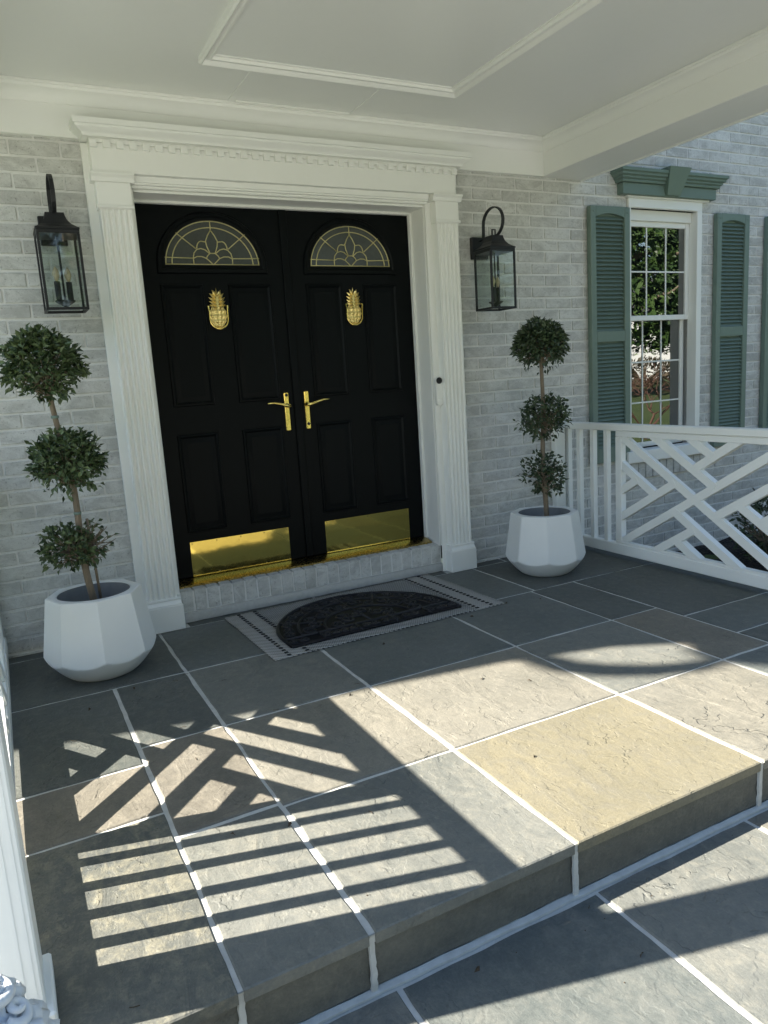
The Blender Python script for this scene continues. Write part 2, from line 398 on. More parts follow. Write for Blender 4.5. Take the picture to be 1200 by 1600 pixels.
Xl, Xb, Xa, Xc, Xd, Xe, Xg, Xr = -1.95, -1.264, -.957, -.353, .392, .975, 1.284, 2.02
Y1, Y2, Y4 = -.715, -1.336, -1.966
floor = MB()
floor.box(Xl + .004, Xr - .004, YS + .03, .16, -.3, -.0045)
floor.box(Xl + .02, Xr - .02, YS + .004, YS + .031, -.028, -.0048)
floor = floor.build('porch_floor', GROUT); tag(floor, 'bluestone porch floor with white grout joints', 'floor', kind='structure')
S = lambda *a, **k: slab('flagstone', *a, **k)
ZS = .0
strip = -.085
for (a, b) in ((Xl, -1.012), (-.80, -.06), (-.06, .83), (1.012, 1.275), (1.275, Xr)): S(a, b, strip, .012, ZS - .001, DARK, floor)
S(Xl, Xa, Y1, strip, ZS, DARK, floor); S(Xa, -.06, Y1, strip, ZS, BLUE, floor); S(-.06, .40, Y1, strip, ZS, BLUE, floor); S(.40, Xe + .03, Y1, strip, ZS, BLUE, floor)
S(Xe + .03, Xr, Y1, strip, ZS, DARK, floor)
S(Xl, Xb, -1.462, Y1, ZS, DARK, floor); S(Xl, Xb, -1.797, -1.462, ZS, BROWN, floor); S(Xl, Xb, YS, -1.797, ZS, SPECK, floor, jx=(1, 1, 0, 1))
S(Xb, Xa, Y2, Y1, ZS, DARK, floor); S(Xb, Xa, -1.945, Y2, ZS, BROWN, floor); S(Xb, Xa, YS, -1.945, ZS, GREY, floor, jx=(1, 1, 0, 1))
S(Xa, Xc, Y2, Y1, ZS, GREY, floor); S(Xa, Xc, Y4, Y2, ZS, PALE, floor); S(Xa, Xc, YS, Y4, ZS, GREY, floor, jx=(1, 1, 0, 1))
S(Xc, Xd, Y2, Y1, ZS, BLUE, floor); S(Xc, Xd, Y4, Y2, ZS, PALE, floor); S(Xc, Xd, YS, Y4, ZS, TAN, floor, jx=(1, 1, 0, 1))
S(Xd, Xe, Y2, Y1, ZS, BLUE, floor); S(Xd, Xe, Y4, Y2, ZS, GREY, floor); S(Xd, Xe, YS, Y4, ZS, PALE, floor, jx=(1, 1, 0, 1))
S(Xe, Xg, Y2, Y1, ZS, DARK, floor); S(Xe, Xg, Y4, Y2, ZS, BROWN, floor); S(Xe, Xr, YS, Y4, ZS, BLUE, floor, jx=(1, 1, 0, 1))
S(Xg, Xr, -1.50, Y1, ZS, DARK, floor); S(Xg, Xr, -1.795, -1.50, ZS, BLUE, floor); S(Xg, Xr, Y4, -1.795, ZS, DARK, floor)
# risers below the tread, set back 12 mm, with white joints
for i, (a, b) in enumerate(((Xl, Xb), (Xb, Xa), (Xa, Xc), (Xc, Xd), (Xd, Xe), (Xe, Xr))):
    m = MB(); rnd = random.Random(i + 3)
    x0, x1 = a + .008, b - .008; nx = max(4, int((x1 - x0) / .05)); nz = 4; vs = []
    for k in range(nz + 1):
        for q in range(nx + 1):
            dy = mnoise.noise((q * .23 + i * 7, k * .5, 2)) * .006
            vs.append((x0 + (x1 - x0) * q / nx, YS + .013 + dy, -.031 + (HZ + .012 + .031) * k / nz))
    fs = [(k * (nx + 1) + q, k * (nx + 1) + q + 1, (k + 1) * (nx + 1) + q + 1, (k + 1) * (nx + 1) + q) for k in range(nz) for q in range(nx)]
    o = len(vs); vs += [(v[0], YS + .035, v[2]) for v in vs]
    bd = [q for q in range(nx + 1)] + [k * (nx + 1) + nx for k in range(1, nz + 1)] + [nz * (nx + 1) + q for q in range(nx - 1, -1, -1)] + [k * (nx + 1) for k in range(nz - 1, 0, -1)]
    fs += [(bd[q], bd[(q + 1) % len(bd)], o + bd[(q + 1) % len(bd)], o + bd[q]) for q in range(len(bd))]
    m.add(vs, fs).build('riser_stone', RISER, floor, smooth=40)
def grout_strip(pts, side, w, out, name, parent, rnd):
    # flat hand-pointed strip: pts run along the joint, side = across, out = proud direction
    m = MB(); vs = []
    for p in pts:
        p = Vector(p); l, r = w * rnd.uniform(.84, 1.14), w * rnd.uniform(.84, 1.14); h = rnd.uniform(.75, 1.2)
        vs += [p - side * l - out * .004, p - side * l * .85 + out * .003 * h, p + side * r * .85 + out * .003 * h, p + side * r - out * .004]
    n = len(pts); m.add(vs, [(i * 4 + q, i * 4 + q + 1, (i + 1) * 4 + q + 1, (i + 1) * 4 + q) for i in range(n - 1) for q in range(3)])
    return m.build(name, GROUT, parent, smooth=30)
rg = random.Random(8)
for x in (Xb, Xa, Xc, Xd, Xe):       # grout run down the riser
    grout_strip([(x + rg.uniform(-.0012, .0012), YS + .0075 - .006 * (k == 0), -.004 + (HZ + .006) * k / 14) for k in range(15)], Vector((1, 0, 0)), .0082, Vector((0, -1, 0)), 'riser_grout', floor, rg)
terr = MB().box(-7, 6, -9.5, YS + .04, -.35, HZ - .0045).build('lower_terrace', GROUT); tag(terr, 'lower bluestone terrace at the foot of the step', 'terrace', kind='structure')
grout_strip([(-2.2 + 4.4 * k / 160, YS + .0065 + mnoise.noise((k * .25, 0, 0)) * .003, HZ + .003) for k in range(161)], Vector((0, 1, .25)), .0098, Vector((0, -.25, 1)), 'base_grout', terr, rg)
T = lambda x0, x1, y0, y1, mat, **k: slab('flagstone', x0, x1, y0, y1, HZ, mat, terr, **k)
yt = YS - .004
for x0, x1, y0, mat in ((-2.1, -1.51, -3.18, BLUE), (-1.51, -.905, -3.45, GREY), (-.905, -.297, -3.20, BLUE), (-.297, .306, -3.48, GREY), (.306, .92, -3.2, PALE), (.92, 1.7, -3.4, BLUE), (1.7, 2.6, -3.2, GREY)):
    T(x0, x1, y0, yt, mat)
    y = y0; k = 0
    while y > -8.5:
        h = random.choice((.62, .92, .47)); T(x0, x1, y - h, y, random.choice((GREY, BLUE, DARK, PALE)), seed=int(abs(y * 77)) + int(x0 * 10)); y -= h

# ------------------------------------------------------------------ brick wall
CP, BP_, CH = .0722, .2185, .0605
WIN = (2.44, 3.165, .52, 2.33)
wall = MB()
wall.box(-5.3, -1.005, .0026, .35, -.4, 5.8)
wall.box(-1.005, 1.005, .0026, .35, 2.38, 5.8)
wall.box(1.005, WIN[0], .0026, .35, -.4, 5.8); wall.box(WIN[1], 7.2, .0026, .35, -.4, 5.8)
wall.box(WIN[0], WIN[1], .0026, .35, -.4, WIN[2]); wall.box(WIN[0], WIN[1], .0026, .35, WIN[3], 5.8)
wall = wall.build('brick_wall', MORTAR); tag(wall, 'whitewashed grey brick front wall of the house', 'wall')
bricks = []
k0 = round((1.857 + .5) / CP)
for c in range(0, 66):
    zc = 1.857 + (c - k0) * CP
    if zc < -.28 or zc > 4.1: continue
    off = 1.613 - (.5 * BP_ if (c - k0) % 2 else 0)
    for q in range(-20, 24):
        x0 = off + q * BP_ + .005; x1 = x0 + BP_ - .010
        for lo, hi in ((-3.6, -1.0), (1.0, 5.4)):
            a, b = max(x0, lo), min(x1, hi)
            if b - a < .03: continue
            segs = [(a, b)]
            if WIN[2] - .09 < zc < WIN[3] + .02:
                segs = []
                if a < WIN[0]: segs.append((a, min(b, WIN[0])))
                if b > WIN[1]: segs.append((max(a, WIN[1]), b))
            for a, b in segs:
                if b - a < .03: continue
                pz = project(((a + b) / 2, 0, zc)); vis = 0
                if pz and -20 < pz[0] < 1215 and 170 < pz[1] < 1040 and zc > -.16 and not (zc > 2.40 and a < 1.95):
                    pa, pb = project((a, 0, zc)), project((b, 0, zc)); vis = (pb[0] - pa[0]) / pz[2]
                    if 2.08 < a and b < 2.43 and .54 < zc < 2.26: vis = 0
                    if 3.3 < a and b < 3.65 and .54 < zc < 2.26: vis = 0
                bricks.append((vis, a, b, zc))
bricks.sort(reverse=True)
bcache = {}
def brick_mesh(L):
    key = (round(L, 2), random.randrange(3))
    if key not in bcache:
        m = MB().box(-L / 2, L / 2, -.003, .03, -CH / 2, CH / 2, .0022)
        m.v = [(x + random.uniform(-.0015, .0015), y + random.uniform(-.0012, .0012), z + random.uniform(-.0015, .0015)) for x, y, z in m.v]
        bcache[key] = m.build('brick', BRICK, data_only=True)
    return bcache[key]
for vis, a, b, zc in bricks[:300]:
    inst('brick', brick_mesh(b - a), ((a + b) / 2, random.uniform(-.001, .001), zc + random.uniform(-.001, .001)), wall, (random.uniform(-.012, .012), random.uniform(-.005, .005), 0))
rest = MB()
for vis, a, b, zc in bricks[300:]: rest.box(a, b, -.003 + random.uniform(-.001, .001), .03, zc - CH / 2, zc + CH / 2, .0022, random.random())
rest = rest.build('brick_courses', BRICK, wall, tones=True); rest['kind'] = 'stuff'

# added unseen panel left of the porch, cut to cast the curved shade edge
caster = MB().prism([(-5.46, -.4), (-5.39, 3.485), (-5.12, 3.76), (-4.90, 4.02), (-4.97, 4.45), (-5.34, 4.98), (-6.08, 5.45), (-6.66, 6.02), (-6.9, 7.4), (-2.4, 7.4), (-2.4, -.4)], 'y', -.10, .005)
caster = caster.build('shade_panel', MORTAR); tag(caster, 'added pale shade-casting panel left of the porch, outside the picture', 'house')
sp = MB().tube([(-4.86, -.1, 4.08), (-5.05, -.11, 4.24), (-5.38, -.12, 4.52), (-5.72, -.12, 4.86), (-6.0, -.12, 5.2), (-6.14, -.11, 5.46)], [.05, .055, .06, .062, .06, .06], 8).build('shade_tube', WHITE_OUT, caster, smooth=True)  # added unseen tube, shapes the lit gap inside the cast shade

# ------------------------------------------------------------------ porch roof: ceiling, beams, mouldings
CZ = 2.628; BB = 2.413
roof = empty('porch_canopy', (.1, -1.25, BB)); tag(roof, 'white porch roof with panelled ceiling and boxed side beams', 'porch canopy')
MB().box(-1.90, 2.06, -2.52, .005, CZ, CZ + .22).build('ceiling', CEIL, roof)
MB().box(-2.05, 2.22, -2.72, .005, CZ + .224, CZ + .32).build('roof_deck', WHITE_OUT, roof)
MB().box(-1.512, 1.71, -.032, .004, BB, CZ - .002, .003).build('frieze_board', WHITE, roof)
MB().box(1.71, 2.035, -2.5, -.0, BB + .001, CZ - .001, .004).build('beam', WHITE, roof)
MB().box(2.035, 2.05, -2.5, 0, BB - .006, CZ + .1, .003).build('beam_edge_trim', WHITE, roof)
MB().box(-1.84, -1.512, -2.5, -.0, BB + .001, CZ - .001, .004).build('beam', WHITE, roof)
MB().box(-1.512, 1.71, -2.5, -2.2, BB + .001, CZ - .001, .004).build('beam', WHITE, roof)
cr = [(0, CZ - .075), (.006, CZ - .075), (.012, CZ - .066), (.014, CZ - .055), (.022, CZ - .043), (.038, CZ - .031), (.050, CZ - .026), (.054, CZ - .014), (.060, CZ - .013), (.060, CZ - .001), (0, CZ - .001)]
m = MB().sweep([(-1.512, -.032), (-1.512, -2.2), (1.71, -2.2), (1.71, -.032)], cr, closed=True); m.build('crown_moulding', WHITE, roof, smooth=25)
pm = [(0, CZ), (0, CZ - .022), (.008, CZ - .030), (.016, CZ - .024), (.022, CZ - .013), (.030, CZ - .012), (.038, CZ - .020), (.046, CZ - .018), (.050, CZ - .006), (.058, CZ - .004), (.058, CZ)]
m = MB().sweep([(-.575, -.525), (-.575, -1.95), (.735, -1.95), (.735, -.525)], pm, closed=True); m.build('panel_moulding', WHITE, roof, smooth=25)
for (x0, x1, y0, y1) in ((-.325, -.29, -.525, -.095), (.338, .373, -.525, -.095)): MB().box(x0, x1, y0, y1, CZ - .004, CZ + .001, .0015).build('ceiling_batten', CEIL, roof)
MB().box(-.287, .336, -.108, -.096, CZ - .007, CZ + .001, .002).build('ceiling_batten', WHITE, roof)

# ------------------------------------------------------------------ columns
def column(x0, x1, y0, y1, label, ztop=BB + .002):
    t = empty('porch_column', ((x0 + x1) / 2, (y0 + y1) / 2, 0)); tag(t, label, 'column', 'square porch columns')
    MB().box(x0, x1, y0, y1, .0, ztop, .004).build('shaft', WHITE_OUT, t)
    # raised corner beads on the faces
    for s, (a, b) in enumerate(((x0, x1),)):
        for u in (.012, .030):
            MB().box(a + u, a + u + .006, y0 - .0012, y0 + .002, .052, ztop - .1).build('bead', WHITE_OUT, t)
            MB().box(b - u - .006, b - u, y0 - .0012, y0 + .002, .052, ztop - .1).build('bead', WHITE_OUT, t)
    MB().box(x0 - .017, x1 + .017, y0 - .02, y1 + .012, .001, .05, .005).build('base', WHITE_OUT, t)
    MB().box(x0 - .02, x1 + .02, y0 - .02, y1 + .02, ztop - .07, ztop - .004, .006).build('capital', WHITE_OUT, t)
column(-1.760, -1.622, -2.455, -2.303, 'white square porch column at the left edge, in the foreground')
column(1.80, 1.94, -2.455, -2.313, 'white square porch column at the right front corner of the porch, outside the picture')

# ------------------------------------------------------------------ railings
def rail_bar_poly(p, q, w):
    p, q = Vector(p), Vector(q); d = (q - p).normalized(); nn = Vector((-d.y, d.x)) * w / 2
    return [p + nn, q + nn, q - nn, p - nn]
def clip(poly, a, lim, keep):
    out = []
    for i in range(len(poly)):
        P, Q = poly[i], poly[(i + 1) % len(poly)]
        dp, dq = (P[a] - lim) * keep, (Q[a] - lim) * keep
        if dp >= 0: out.append(P)
        if dp * dq < 0: t = dp / (dp - dq); out.append(P + (Q - P) * t)
    return out
def railing(xc, mirror, cs, post_x, label, dz=0.):
    """railing running out from the wall; s = distance from the wall; cs = centre of the lattice panel"""
    t = empty('porch_railing', (xc, -1.1, 0)); tag(t, label, 'railing', 'porch side railings')
    mat = WHITE_OUT
    MB().box(xc - .034, xc + .034, -2.317, -.006, .815, .858, .007).build('top_rail', mat, t)
    MB().box(xc - .024, xc + .024, -2.317, -.006, .0285, .098, .005).build('bottom_rail', mat, t)
    hs = .543; s0, s1 = cs - hs, cs + hs
    MB().box(xc - .02, xc + .02, -(s1 + .05), -(s0 - .05), .779, .8145, .003).build('panel_rail', mat, t)
    MB().box(xc - .02, xc + .02, -(s1 + .05), -(s0 - .05), .0985, .114, .002).build('panel_rail', mat, t)
    for s in (s0 - .025, s1 + .025): MB().box(xc - .0215, xc + .0215, -s - .025, -s + .025, .1145, .7785, .003).build('panel_stile', mat, t)
    cz = .4455; hz = .334; sl = .61
    half = [((-.545, .156), (-.279, -.006)), ((-.558, -.176), (-.134, .082)), ((-.558, -.009), (-.4156, .0775)),
            ((-.267, .33), (.137, .0835)), ((.257, .333), (-.007, .171)), ((-.009, .334), (.125, .252))]
    bars = [((-.62, .378), (.62, -.378), 0), ((-.62, -.378), (-.0, -.0), 1), ((0, 0), (.62, .378), 1)]
    for i, (p, q) in enumerate(half):
        bars += [(p, q, 2), ((-p[0], -p[1]), (-q[0], -q[1]), 2)]
    for i, (p, q, k) in enumerate(bars):
        p, q = Vector(p), Vector(q); d = (q - p).normalized()
        if k == 2: p = p - d * .08
        w = .047; poly = [Vector(v) for v in rail_bar_poly(p, q, w)]
        for a, lim, kp in ((0, -hs, 1), (0, hs, -1), (1, -hz + .003, 1), (1, hz - .001, -1)): poly = clip(poly, a, lim, kp)
        e = .0006 * i
        sg = -1 if mirror else 1
        MB().prism([(-(cs + sg * v.x), cz + v.y) for v in poly], 'x', xc - .0145 - e, xc + .0145 + e).build('lattice_bar', mat, t)
    near = (1.874, 1.987, 2.103, 2.2135) if mirror else [s1 + .05 + (2.313 - s1 - .05) / 5 * (k + 1) for k in range(4)]
    for s in [x + (s0 - .53) for x in (.39, .267, .139, .030)] + list(near): MB().box(xc - .017, xc + .017, -s - .0165, -s + .0165, .0985, .8145, .002).build('baluster', mat, t)
    if mirror: MB().box(xc - .021, xc + .021, -(s1 + .083), -(s1 + .0505), .099, .814, .002).build('panel_stile', mat, t)
    MB().box(post_x[0], post_x[1], -.052, -.004, .0, .95 if not mirror else 1.05, .004).build('wall_post', mat, t)
    if dz:
        for ch in t.children:
            if ch.name.split('.')[0] != 'wall_post': ch.location.z += dz
    return t
railing(1.871, False, 1.073, (1.738, 1.822), 'white lattice porch railing on the right, in front of the green shutters')
railing(-1.681, True, 1.194, (-1.755, -1.668), 'white lattice railing on the left behind the column, known by its shadow on the floor', .015)

# ------------------------------------------------------------------ door surround
sur = empty('door_surround', (0, -.05, 0)); tag(sur, 'white classical door surround with fluted pilasters and dentil cornice', 'door surround')
for sgn in (-1, 1):
    cx = sgn * .915 + (.022 if sgn > 0 else 0)
    p = MB(); w = .072; yf = -.088
    prof = [(cx - w, -.006), (cx - w, yf)]; nf = 5; fw = .0195; gp = (2 * w - nf * fw) / (nf + 1)
    x = cx - w
    for i in range(nf):
        x += gp; prof.append((x, yf))
        for k in range(1, 6): a = math.pi * k / 6; prof.append((x + fw / 2 - fw / 2 * math.cos(a), yf + .011 * math.sin(a)))
        x += fw; prof.append((x, yf))
    prof += [(cx + w, yf), (cx + w, -.006)]
    p.prism(prof, 'z', .175, 2.093); pil = p.build('pilaster', WHITE, sur, smooth=35)
    MB().box(cx - .094, cx + .094, -.108, -.005, .001, .135, .003).build('plinth', WHITE, pil)
    m = MB(); m.prism([(-.006, .1355), (-.107, .1355), (-.106, .142), (-.098, .150), (-.094, .160), (-.098, .166), (-.096, .1745), (-.006, .1745)], 'x', cx - .087, cx + .087); m.build('base_moulding', WHITE, pil, smooth=30)
    MB().box(cx - .079, cx + .079, -.090, -.006, 2.0935, 2.214, .002).build('capital_block', WHITE, pil)
    m = MB(); m.prism([(-.0905, 2.097), (-.097, 2.098), (-.100, 2.104), (-.097, 2.111), (-.0905, 2.113)], 'x', cx - .084, cx + .084); m.build('neck_bead', WHITE, pil, smooth=40)
    m = MB(); m.prism([(-.006, 2.2145), (-.093, 2.2145), (-.098, 2.222), (-.101, 2.232), (-.110, 2.240), (-.113, 2.243), (-.113, 2.252), (-.006, 2.252)], 'x', cx - .097, cx + .097); m.build('capital', WHITE, pil, smooth=30)
    # jamb, stop, casing
    s = sgn
    MB().box(s * .815, s * .837, -.018, .1525, .165, 2.205, .002).build('jamb', WHITE, sur)
    MB().box(s * .8005, s * .8148, .118, .150, .196, 2.19, .002).build('door_stop', WHITE, sur)
    MB().box(s * .8373, s * 1.03, -.030, -.0045, .0, 2.395, .002).build('casing', WHITE, sur)
    MB().box(s * .8200, s * .852, -.037, -.0303, .0, 2.206, .003).build('casing_bead', WHITE, sur)
MB().box(-.8145, .8145, -.0185, .1525, 2.192, 2.2045, .002).build('head_jamb', WHITE, sur)
MB().box(-.800, .800, .119, .151, 2.1785, 2.1918, .002).build('door_stop', WHITE, sur)
m = MB(); m.prism([(-.004, 2.205), (-.036, 2.205), (-.040, 2.209), (-.040, 2.216), (-.055, 2.218), (-.055, 2.224), (-.062, 2.228), (-.066, 2.2535), (-.004, 2.2535)], 'x', -.832, .832); m.build('architrave', WHITE, sur, smooth=25)
MB().box(-1.0, 1.0, -.0945, -.006, 2.2542, 2.3815, .002).build('frieze', WHITE, sur)
MB().box(-1.003, 1.003, -.101, -.006, 2.3818, 2.4000, .0015).build('dentil_band', WHITE, sur)
den = MB().box(-.0165, .0165, -.0135, .004, -.016, .016, .0015).build('dentil', WHITE, data_only=True)
for k in range(34): inst('dentil', den, (-.985 + k * 1.97 / 33, -.0990, 2.3745), sur)
m = MB(); cpz = [(.0, 2.4003), (.026, 2.4003), (.028, 2.408), (.034, 2.416), (.048, 2.424), (.056, 2.432), (.058, 2.440), (.066, 2.443), (.068, 2.466), (.0, 2.466)]
m.sweep([(-1.004, -.005), (-1.004, -.102), (1.004, -.102), (1.004, -.005)], [(-o, z) for o, z in cpz]); m.build('cornice', WHITE, sur, smooth=25)
MB().box(-1.003, 1.003, -.101, -.005, 2.4003, 2.4655).build('cornice_core', WHITE, sur)
m = MB(); m.prism([(.165, .178), (.165, .1995), (.118, .199), (.060, .187), (.052, .184), (.052, .172)], 'x', -.80, .80); m.build('brass_threshold', BRASS_SILL, sur, smooth=20)

# ------------------------------------------------------------------ brick step under the door
st = empty('brick_step', (0, .05, 0)); tag(st, 'low whitewashed brick doorstep under the brass threshold', 'step')
MB().box(-.815, .835, .0055, .25, .002, .163).build('mortar_bed', MORTAR, st)
m = MB(); nx = 60
pr_ = [(.03, .0015), (-.020, .0015), (-.022, .02), (-.013, .040), (.0, .050), (.03, .053)]
vs = [(-.812 + 1.644 * i / nx, y + mnoise.noise((i * .4, j * .7, 5)) * .004, max(.001, z + mnoise.noise((i * .37, j, 9)) * .003)) for i in range(nx + 1) for j, (y, z) in enumerate(pr_)]
k = len(pr_); m.add(vs, [(i * k + j, i * k + (j + 1) % k, (i + 1) * k + (j + 1) % k, (i + 1) * k + j) for i in range(nx) for j in range(k)] + [tuple(range(k)), tuple(nx * k + j for j in range(k))]).build('mortar_ledge', CONC, st, smooth=40)
row = []
for v in range(3):
    m = MB().box(-.0315, .0315, -.004, .075, -.058, .058, .003)
    m.v = [(x + random.uniform(-.001, .001), y + random.uniform(-.001, .001), z + (.006 if y > .03 and z > 0 else 0) + random.uniform(-.0015, .0015)) for x, y, z in m.v]
    row.append(m.build('brick', BRICK, data_only=True))
for q in range(23): inst('brick', row[q % 3], (-.775 + q * .0715, .006 + random.uniform(-.002, .002), .112 + random.uniform(-.002, .001)), st, (0, random.uniform(-.01, .01), random.uniform(-.01, .01)))

# ------------------------------------------------------------------ entry doors
YD = .153
def moulding_rect(mb, x0, x1, z0, z1, y):
    """raised ovolo ring around a panel; ring lies on plane y, proud towards -y"""
    prof = [(0, 0), (.004, -.007), (.012, -.009), (.020, -.003), (.024, 0.002)]
    rings = []
    for o, d in prof: rings.append([(x0 + o, y + d, z0 + o), (x1 - o, y + d, z0 + o), (x1 - o, y + d, z1 - o), (x0 + o, y + d, z1 - o)])
    o0 = len(mb.v); mb.v += [p for r in rings for p in r]
    for r in range(len(rings) - 1):
        for k in range(4): mb.f.append((o0 + r * 4 + k, o0 + r * 4 + (k + 1) % 4, o0 + (r + 1) * 4 + (k + 1) % 4, o0 + (r + 1) * 4 + k)); mb.tone.append(0)
def arc(cx, cz, a, b, t0, t1, n, y): return [(cx + a * math.cos(t0 + (t1 - t0) * i / n), y, cz + b * math.sin(t0 + (t1 - t0) * i / n)) for i in range(n + 1)]
def door(sgn, label):
    c = sgn * .4075; d = empty('entry_door', (c, YD, .2)); tag(d, label, 'door', 'double entry doors')
    MB().box(c - .404, c + .404, YD, YD + .045, .204, 2.189, .002).build('leaf', BLACKP, d)
    for (x0, x1) in ((-.295, -.068), (.068, .312) if sgn < 0 else (.068, .298)):
        for (z0, z1) in ((1.145, 1.785), (.452, .995)):
            m = MB(); moulding_rect(m, c + x0, c + x1, z0, z1, YD + .0005)
            m.prism([(c + x0 + .05, z0 + .05), (c + x1 - .05, z0 + .05), (c + x1 - .05, z1 - .05), (c + x0 + .05, z1 - .05)], 'y', YD - .006, YD + .002)
            o = len(m.v) - 8
            b0 = len(m.v); m.v += [(c + x0 + .027, YD - .0003, z0 + .027), (c + x1 - .027, YD - .0003, z0 + .027), (c + x1 - .027, YD - .0003, z1 - .027), (c + x0 + .027, YD - .0003, z1 - .027)]
            for q in range(4): m.f.append((o + q, o + (q + 1) % 4, b0 + (q + 1) % 4, b0 + q)); m.tone.append(0)
            m.build('panel', BLACKP, d, smooth=20)
    # fanlight
    A, B, zb = .255, .226, 1.882
    ring = MB(); no = 30; rings = []
    for o, dy in ((.046, .001), (.040, -.012), (.022, -.014), (.014, -.006), (.002, -.004), (.0, .002)):
        a, b = A + o, B + o
        r = arc(c, zb, a, b, 0, math.pi, no, YD + dy); r = [(c + a, YD + dy, zb - o)] + r + [(c - a, YD + dy, zb - o)]
        rings.append(r)
    K = len(rings[0])
    for r in rings: ring.v += r
    for r in range(len(rings) - 1):
        for q in range(K): ring.f.append((r * K + q, r * K + (q + 1) % K, (r + 1) * K + (q + 1) % K, (r + 1) * K + q)); ring.tone.append(0)
    fan = ring.build('fanlight_frame', BLACKP, d, smooth=35)
    pane = arc(c, zb, A + .001, B + .001, 0, math.pi, 40, 0)
    MB().prism([(p[0], p[2]) for p in pane], 'y', YD - .0035, YD - .0005).build('pane', GLASSBK, fan)
    cm = MB(); yy = YD - .005; r0 = .0032
    def came(pts): cm.tube([(c + x, yy, zb + z) for x, z in pts], r0, 6)
    el = lambda a, b, t0, t1, n=14, x=0, z=0: [(x + a * math.cos(R(t0 + (t1 - t0) * i / n)), z + b * math.sin(R(t0 + (t1 - t0) * i / n))) for i in range(n + 1)]
    came(el(A - .003, B - .003, 0, 180, 40)); came([(-A, .003), (A, .003)])
    came([(A - .035, .0)] + el(A - .035, B - .035, 5, 175, 32) + [(-A + .035, 0)])
    came([(-A, .037), (-.105, .034)]); came([(A, .037), (.105, .034)])
    came([(0, B), (0, .178)]); came([(-.185, .16), (-.088, .083)]); came([(.185, .16), (.088, .083)])
    for s in (-1, 1):
        came([(0, .178), (s * .018, .152), (s * .032, .122), (s * .028, .095), (s * .014, .060)])
        came(el(.027, .038, 90, 0, 8, s * .055 if s > 0 else -.055, .083) if s > 0 else el(.027, .038, 90, 180, 8, -.055, .083))
        came([(s * .055, .121), (s * .032, .118)])
        came([(s * .105, 0), (s * .106, .035)] + [(s * x, z) for x, z in ((.100, .060), (.084, .078), (.062, .084), (.040, .078), (.018, .060))])
        came([(s * x, z) for x, z in ((.105, .033), (.085, .043), (.060, .043), (.036, .034), (.016, .016), (0, .001))])
        came([(s * .036, .034), (s * .028, .048), (s * .014, .060), (0, .060)])
    cm.build('came', CAME, fan, smooth=True)
    # kick plate
    kx0, kx1 = c - .291, c + .291
    kp = MB().box(kx0, kx1, YD - .0022, YD - .0002, .203, .400, .0008).build('kick_plate', BRASS_PLATE, d)
    scr = MB().lathe([(.004, 0), (.004, .001), (.002, .002)], 0, 0, 8); scr.v = [(x, -z, y) for x, y, z in scr.v]; scr = scr.build('screw', BRASS_SILL, data_only=True)
    for i in range(5):
        for z in (.391, .212): inst('screw', scr, (kx0 + .012 + (kx1 - kx0 - .024) * i / 4, YD - .0023, z), kp)
    # pineapple knocker
    k = MB(); kx = c - .003; kz = 1.62
    vs = []; nu, nv = 44, 40
    for j in range(nv + 1):
        ph = -math.pi / 2 + math.pi * j / nv
        for i in range(nu + 1):
            th = math.pi * i / nu
            bumpv = 1 + .10 * math.sin(th * 6 + ph * 7) * math.sin(th * 6 - ph * 7)
            rr = math.cos(ph) * bumpv * (1 + .1 * math.sin(ph))
            vs.append((kx + .0465 * rr * math.cos(th), YD - .003 - .010 * rr * math.sin(th) - .006 * max(0, bumpv - .98) * 10 * math.sin(th) * math.cos(ph), kz - .006 + .062 * math.sin(ph)))
    k.add(vs, [(j * (nu + 1) + i, j * (nu + 1) + i + 1, (j + 1) * (nu + 1) + i + 1, (j + 1) * (nu + 1) + i) for j in range(nv) for i in range(nu)])
    kb = k.build('knocker', BRASS_CAST, d, smooth=True)
    lv = MB()
    for lev, (z, sp) in enumerate(((.046, .044), (.060, .046), (.077, .046), (.095, .040), (.110, .024))):
        for s in (-1, 1):
            P0 = Vector((kx + s * .008, YD - .012, kz + z - .008)); P1 = Vector((kx + s * sp, YD - .010, kz + z + .012 + lev * .003)); mid = (P0 + P1) / 2 + Vector((0, -.006, .001))
            nrm = Vector((-(P1 - P0).z * s, 0, (P1 - P0).x * s)).normalized() * .0075
            lv.add([P0 + nrm, P0 - nrm, mid - nrm * 1.1, P1, mid + nrm * 1.1, P0 + Vector((0, -.008, 0)), mid + Vector((0, -.006, 0))], [(0, 5, 6, 4), (4, 6, 3), (5, 1, 2, 6), (6, 2, 3), (0, 4, 2, 1), (4, 3, 2)])
    lv.add([(kx - .009, YD - .008, kz + .10), (kx + .009, YD - .008, kz + .10), (kx, YD - .008, kz + .145), (kx, YD - .018, kz + .10)], [(0, 3, 2), (3, 1, 2), (0, 2, 1)])
    lv.box(kx - .014, kx + .014, YD - .012, YD - .001, kz + .04, kz + .105, .004)
    lv.build('knocker_leaves', BRASS_CAST, kb)
    u = MB(); pts = [(kx - .053, YD - .014, kz + .050), (kx - .050, YD - .018, kz + .02)] + [(kx + .050 * math.cos(t), YD - .015, kz - .021 + .050 * math.sin(t)) for t in [math.pi + math.pi * i / 10 for i in range(11)]] + [(kx + .050, YD - .018, kz + .02), (kx + .053, YD - .014, kz + .050)]
    u.tube(pts, [.0045, .0026] + [.0026 + .0032 * math.sin(math.pi * i / 10) ** 2 for i in range(11)] + [.0026, .0045], 8)
    u.box(kx - .053, kx + .053, YD - .010, YD - .002, kz + .046, kz + .053, .003)
    u.build('knocker_ring', BRASS, kb, smooth=40)
    # lever handle on a long plate
    hx = sgn * .062
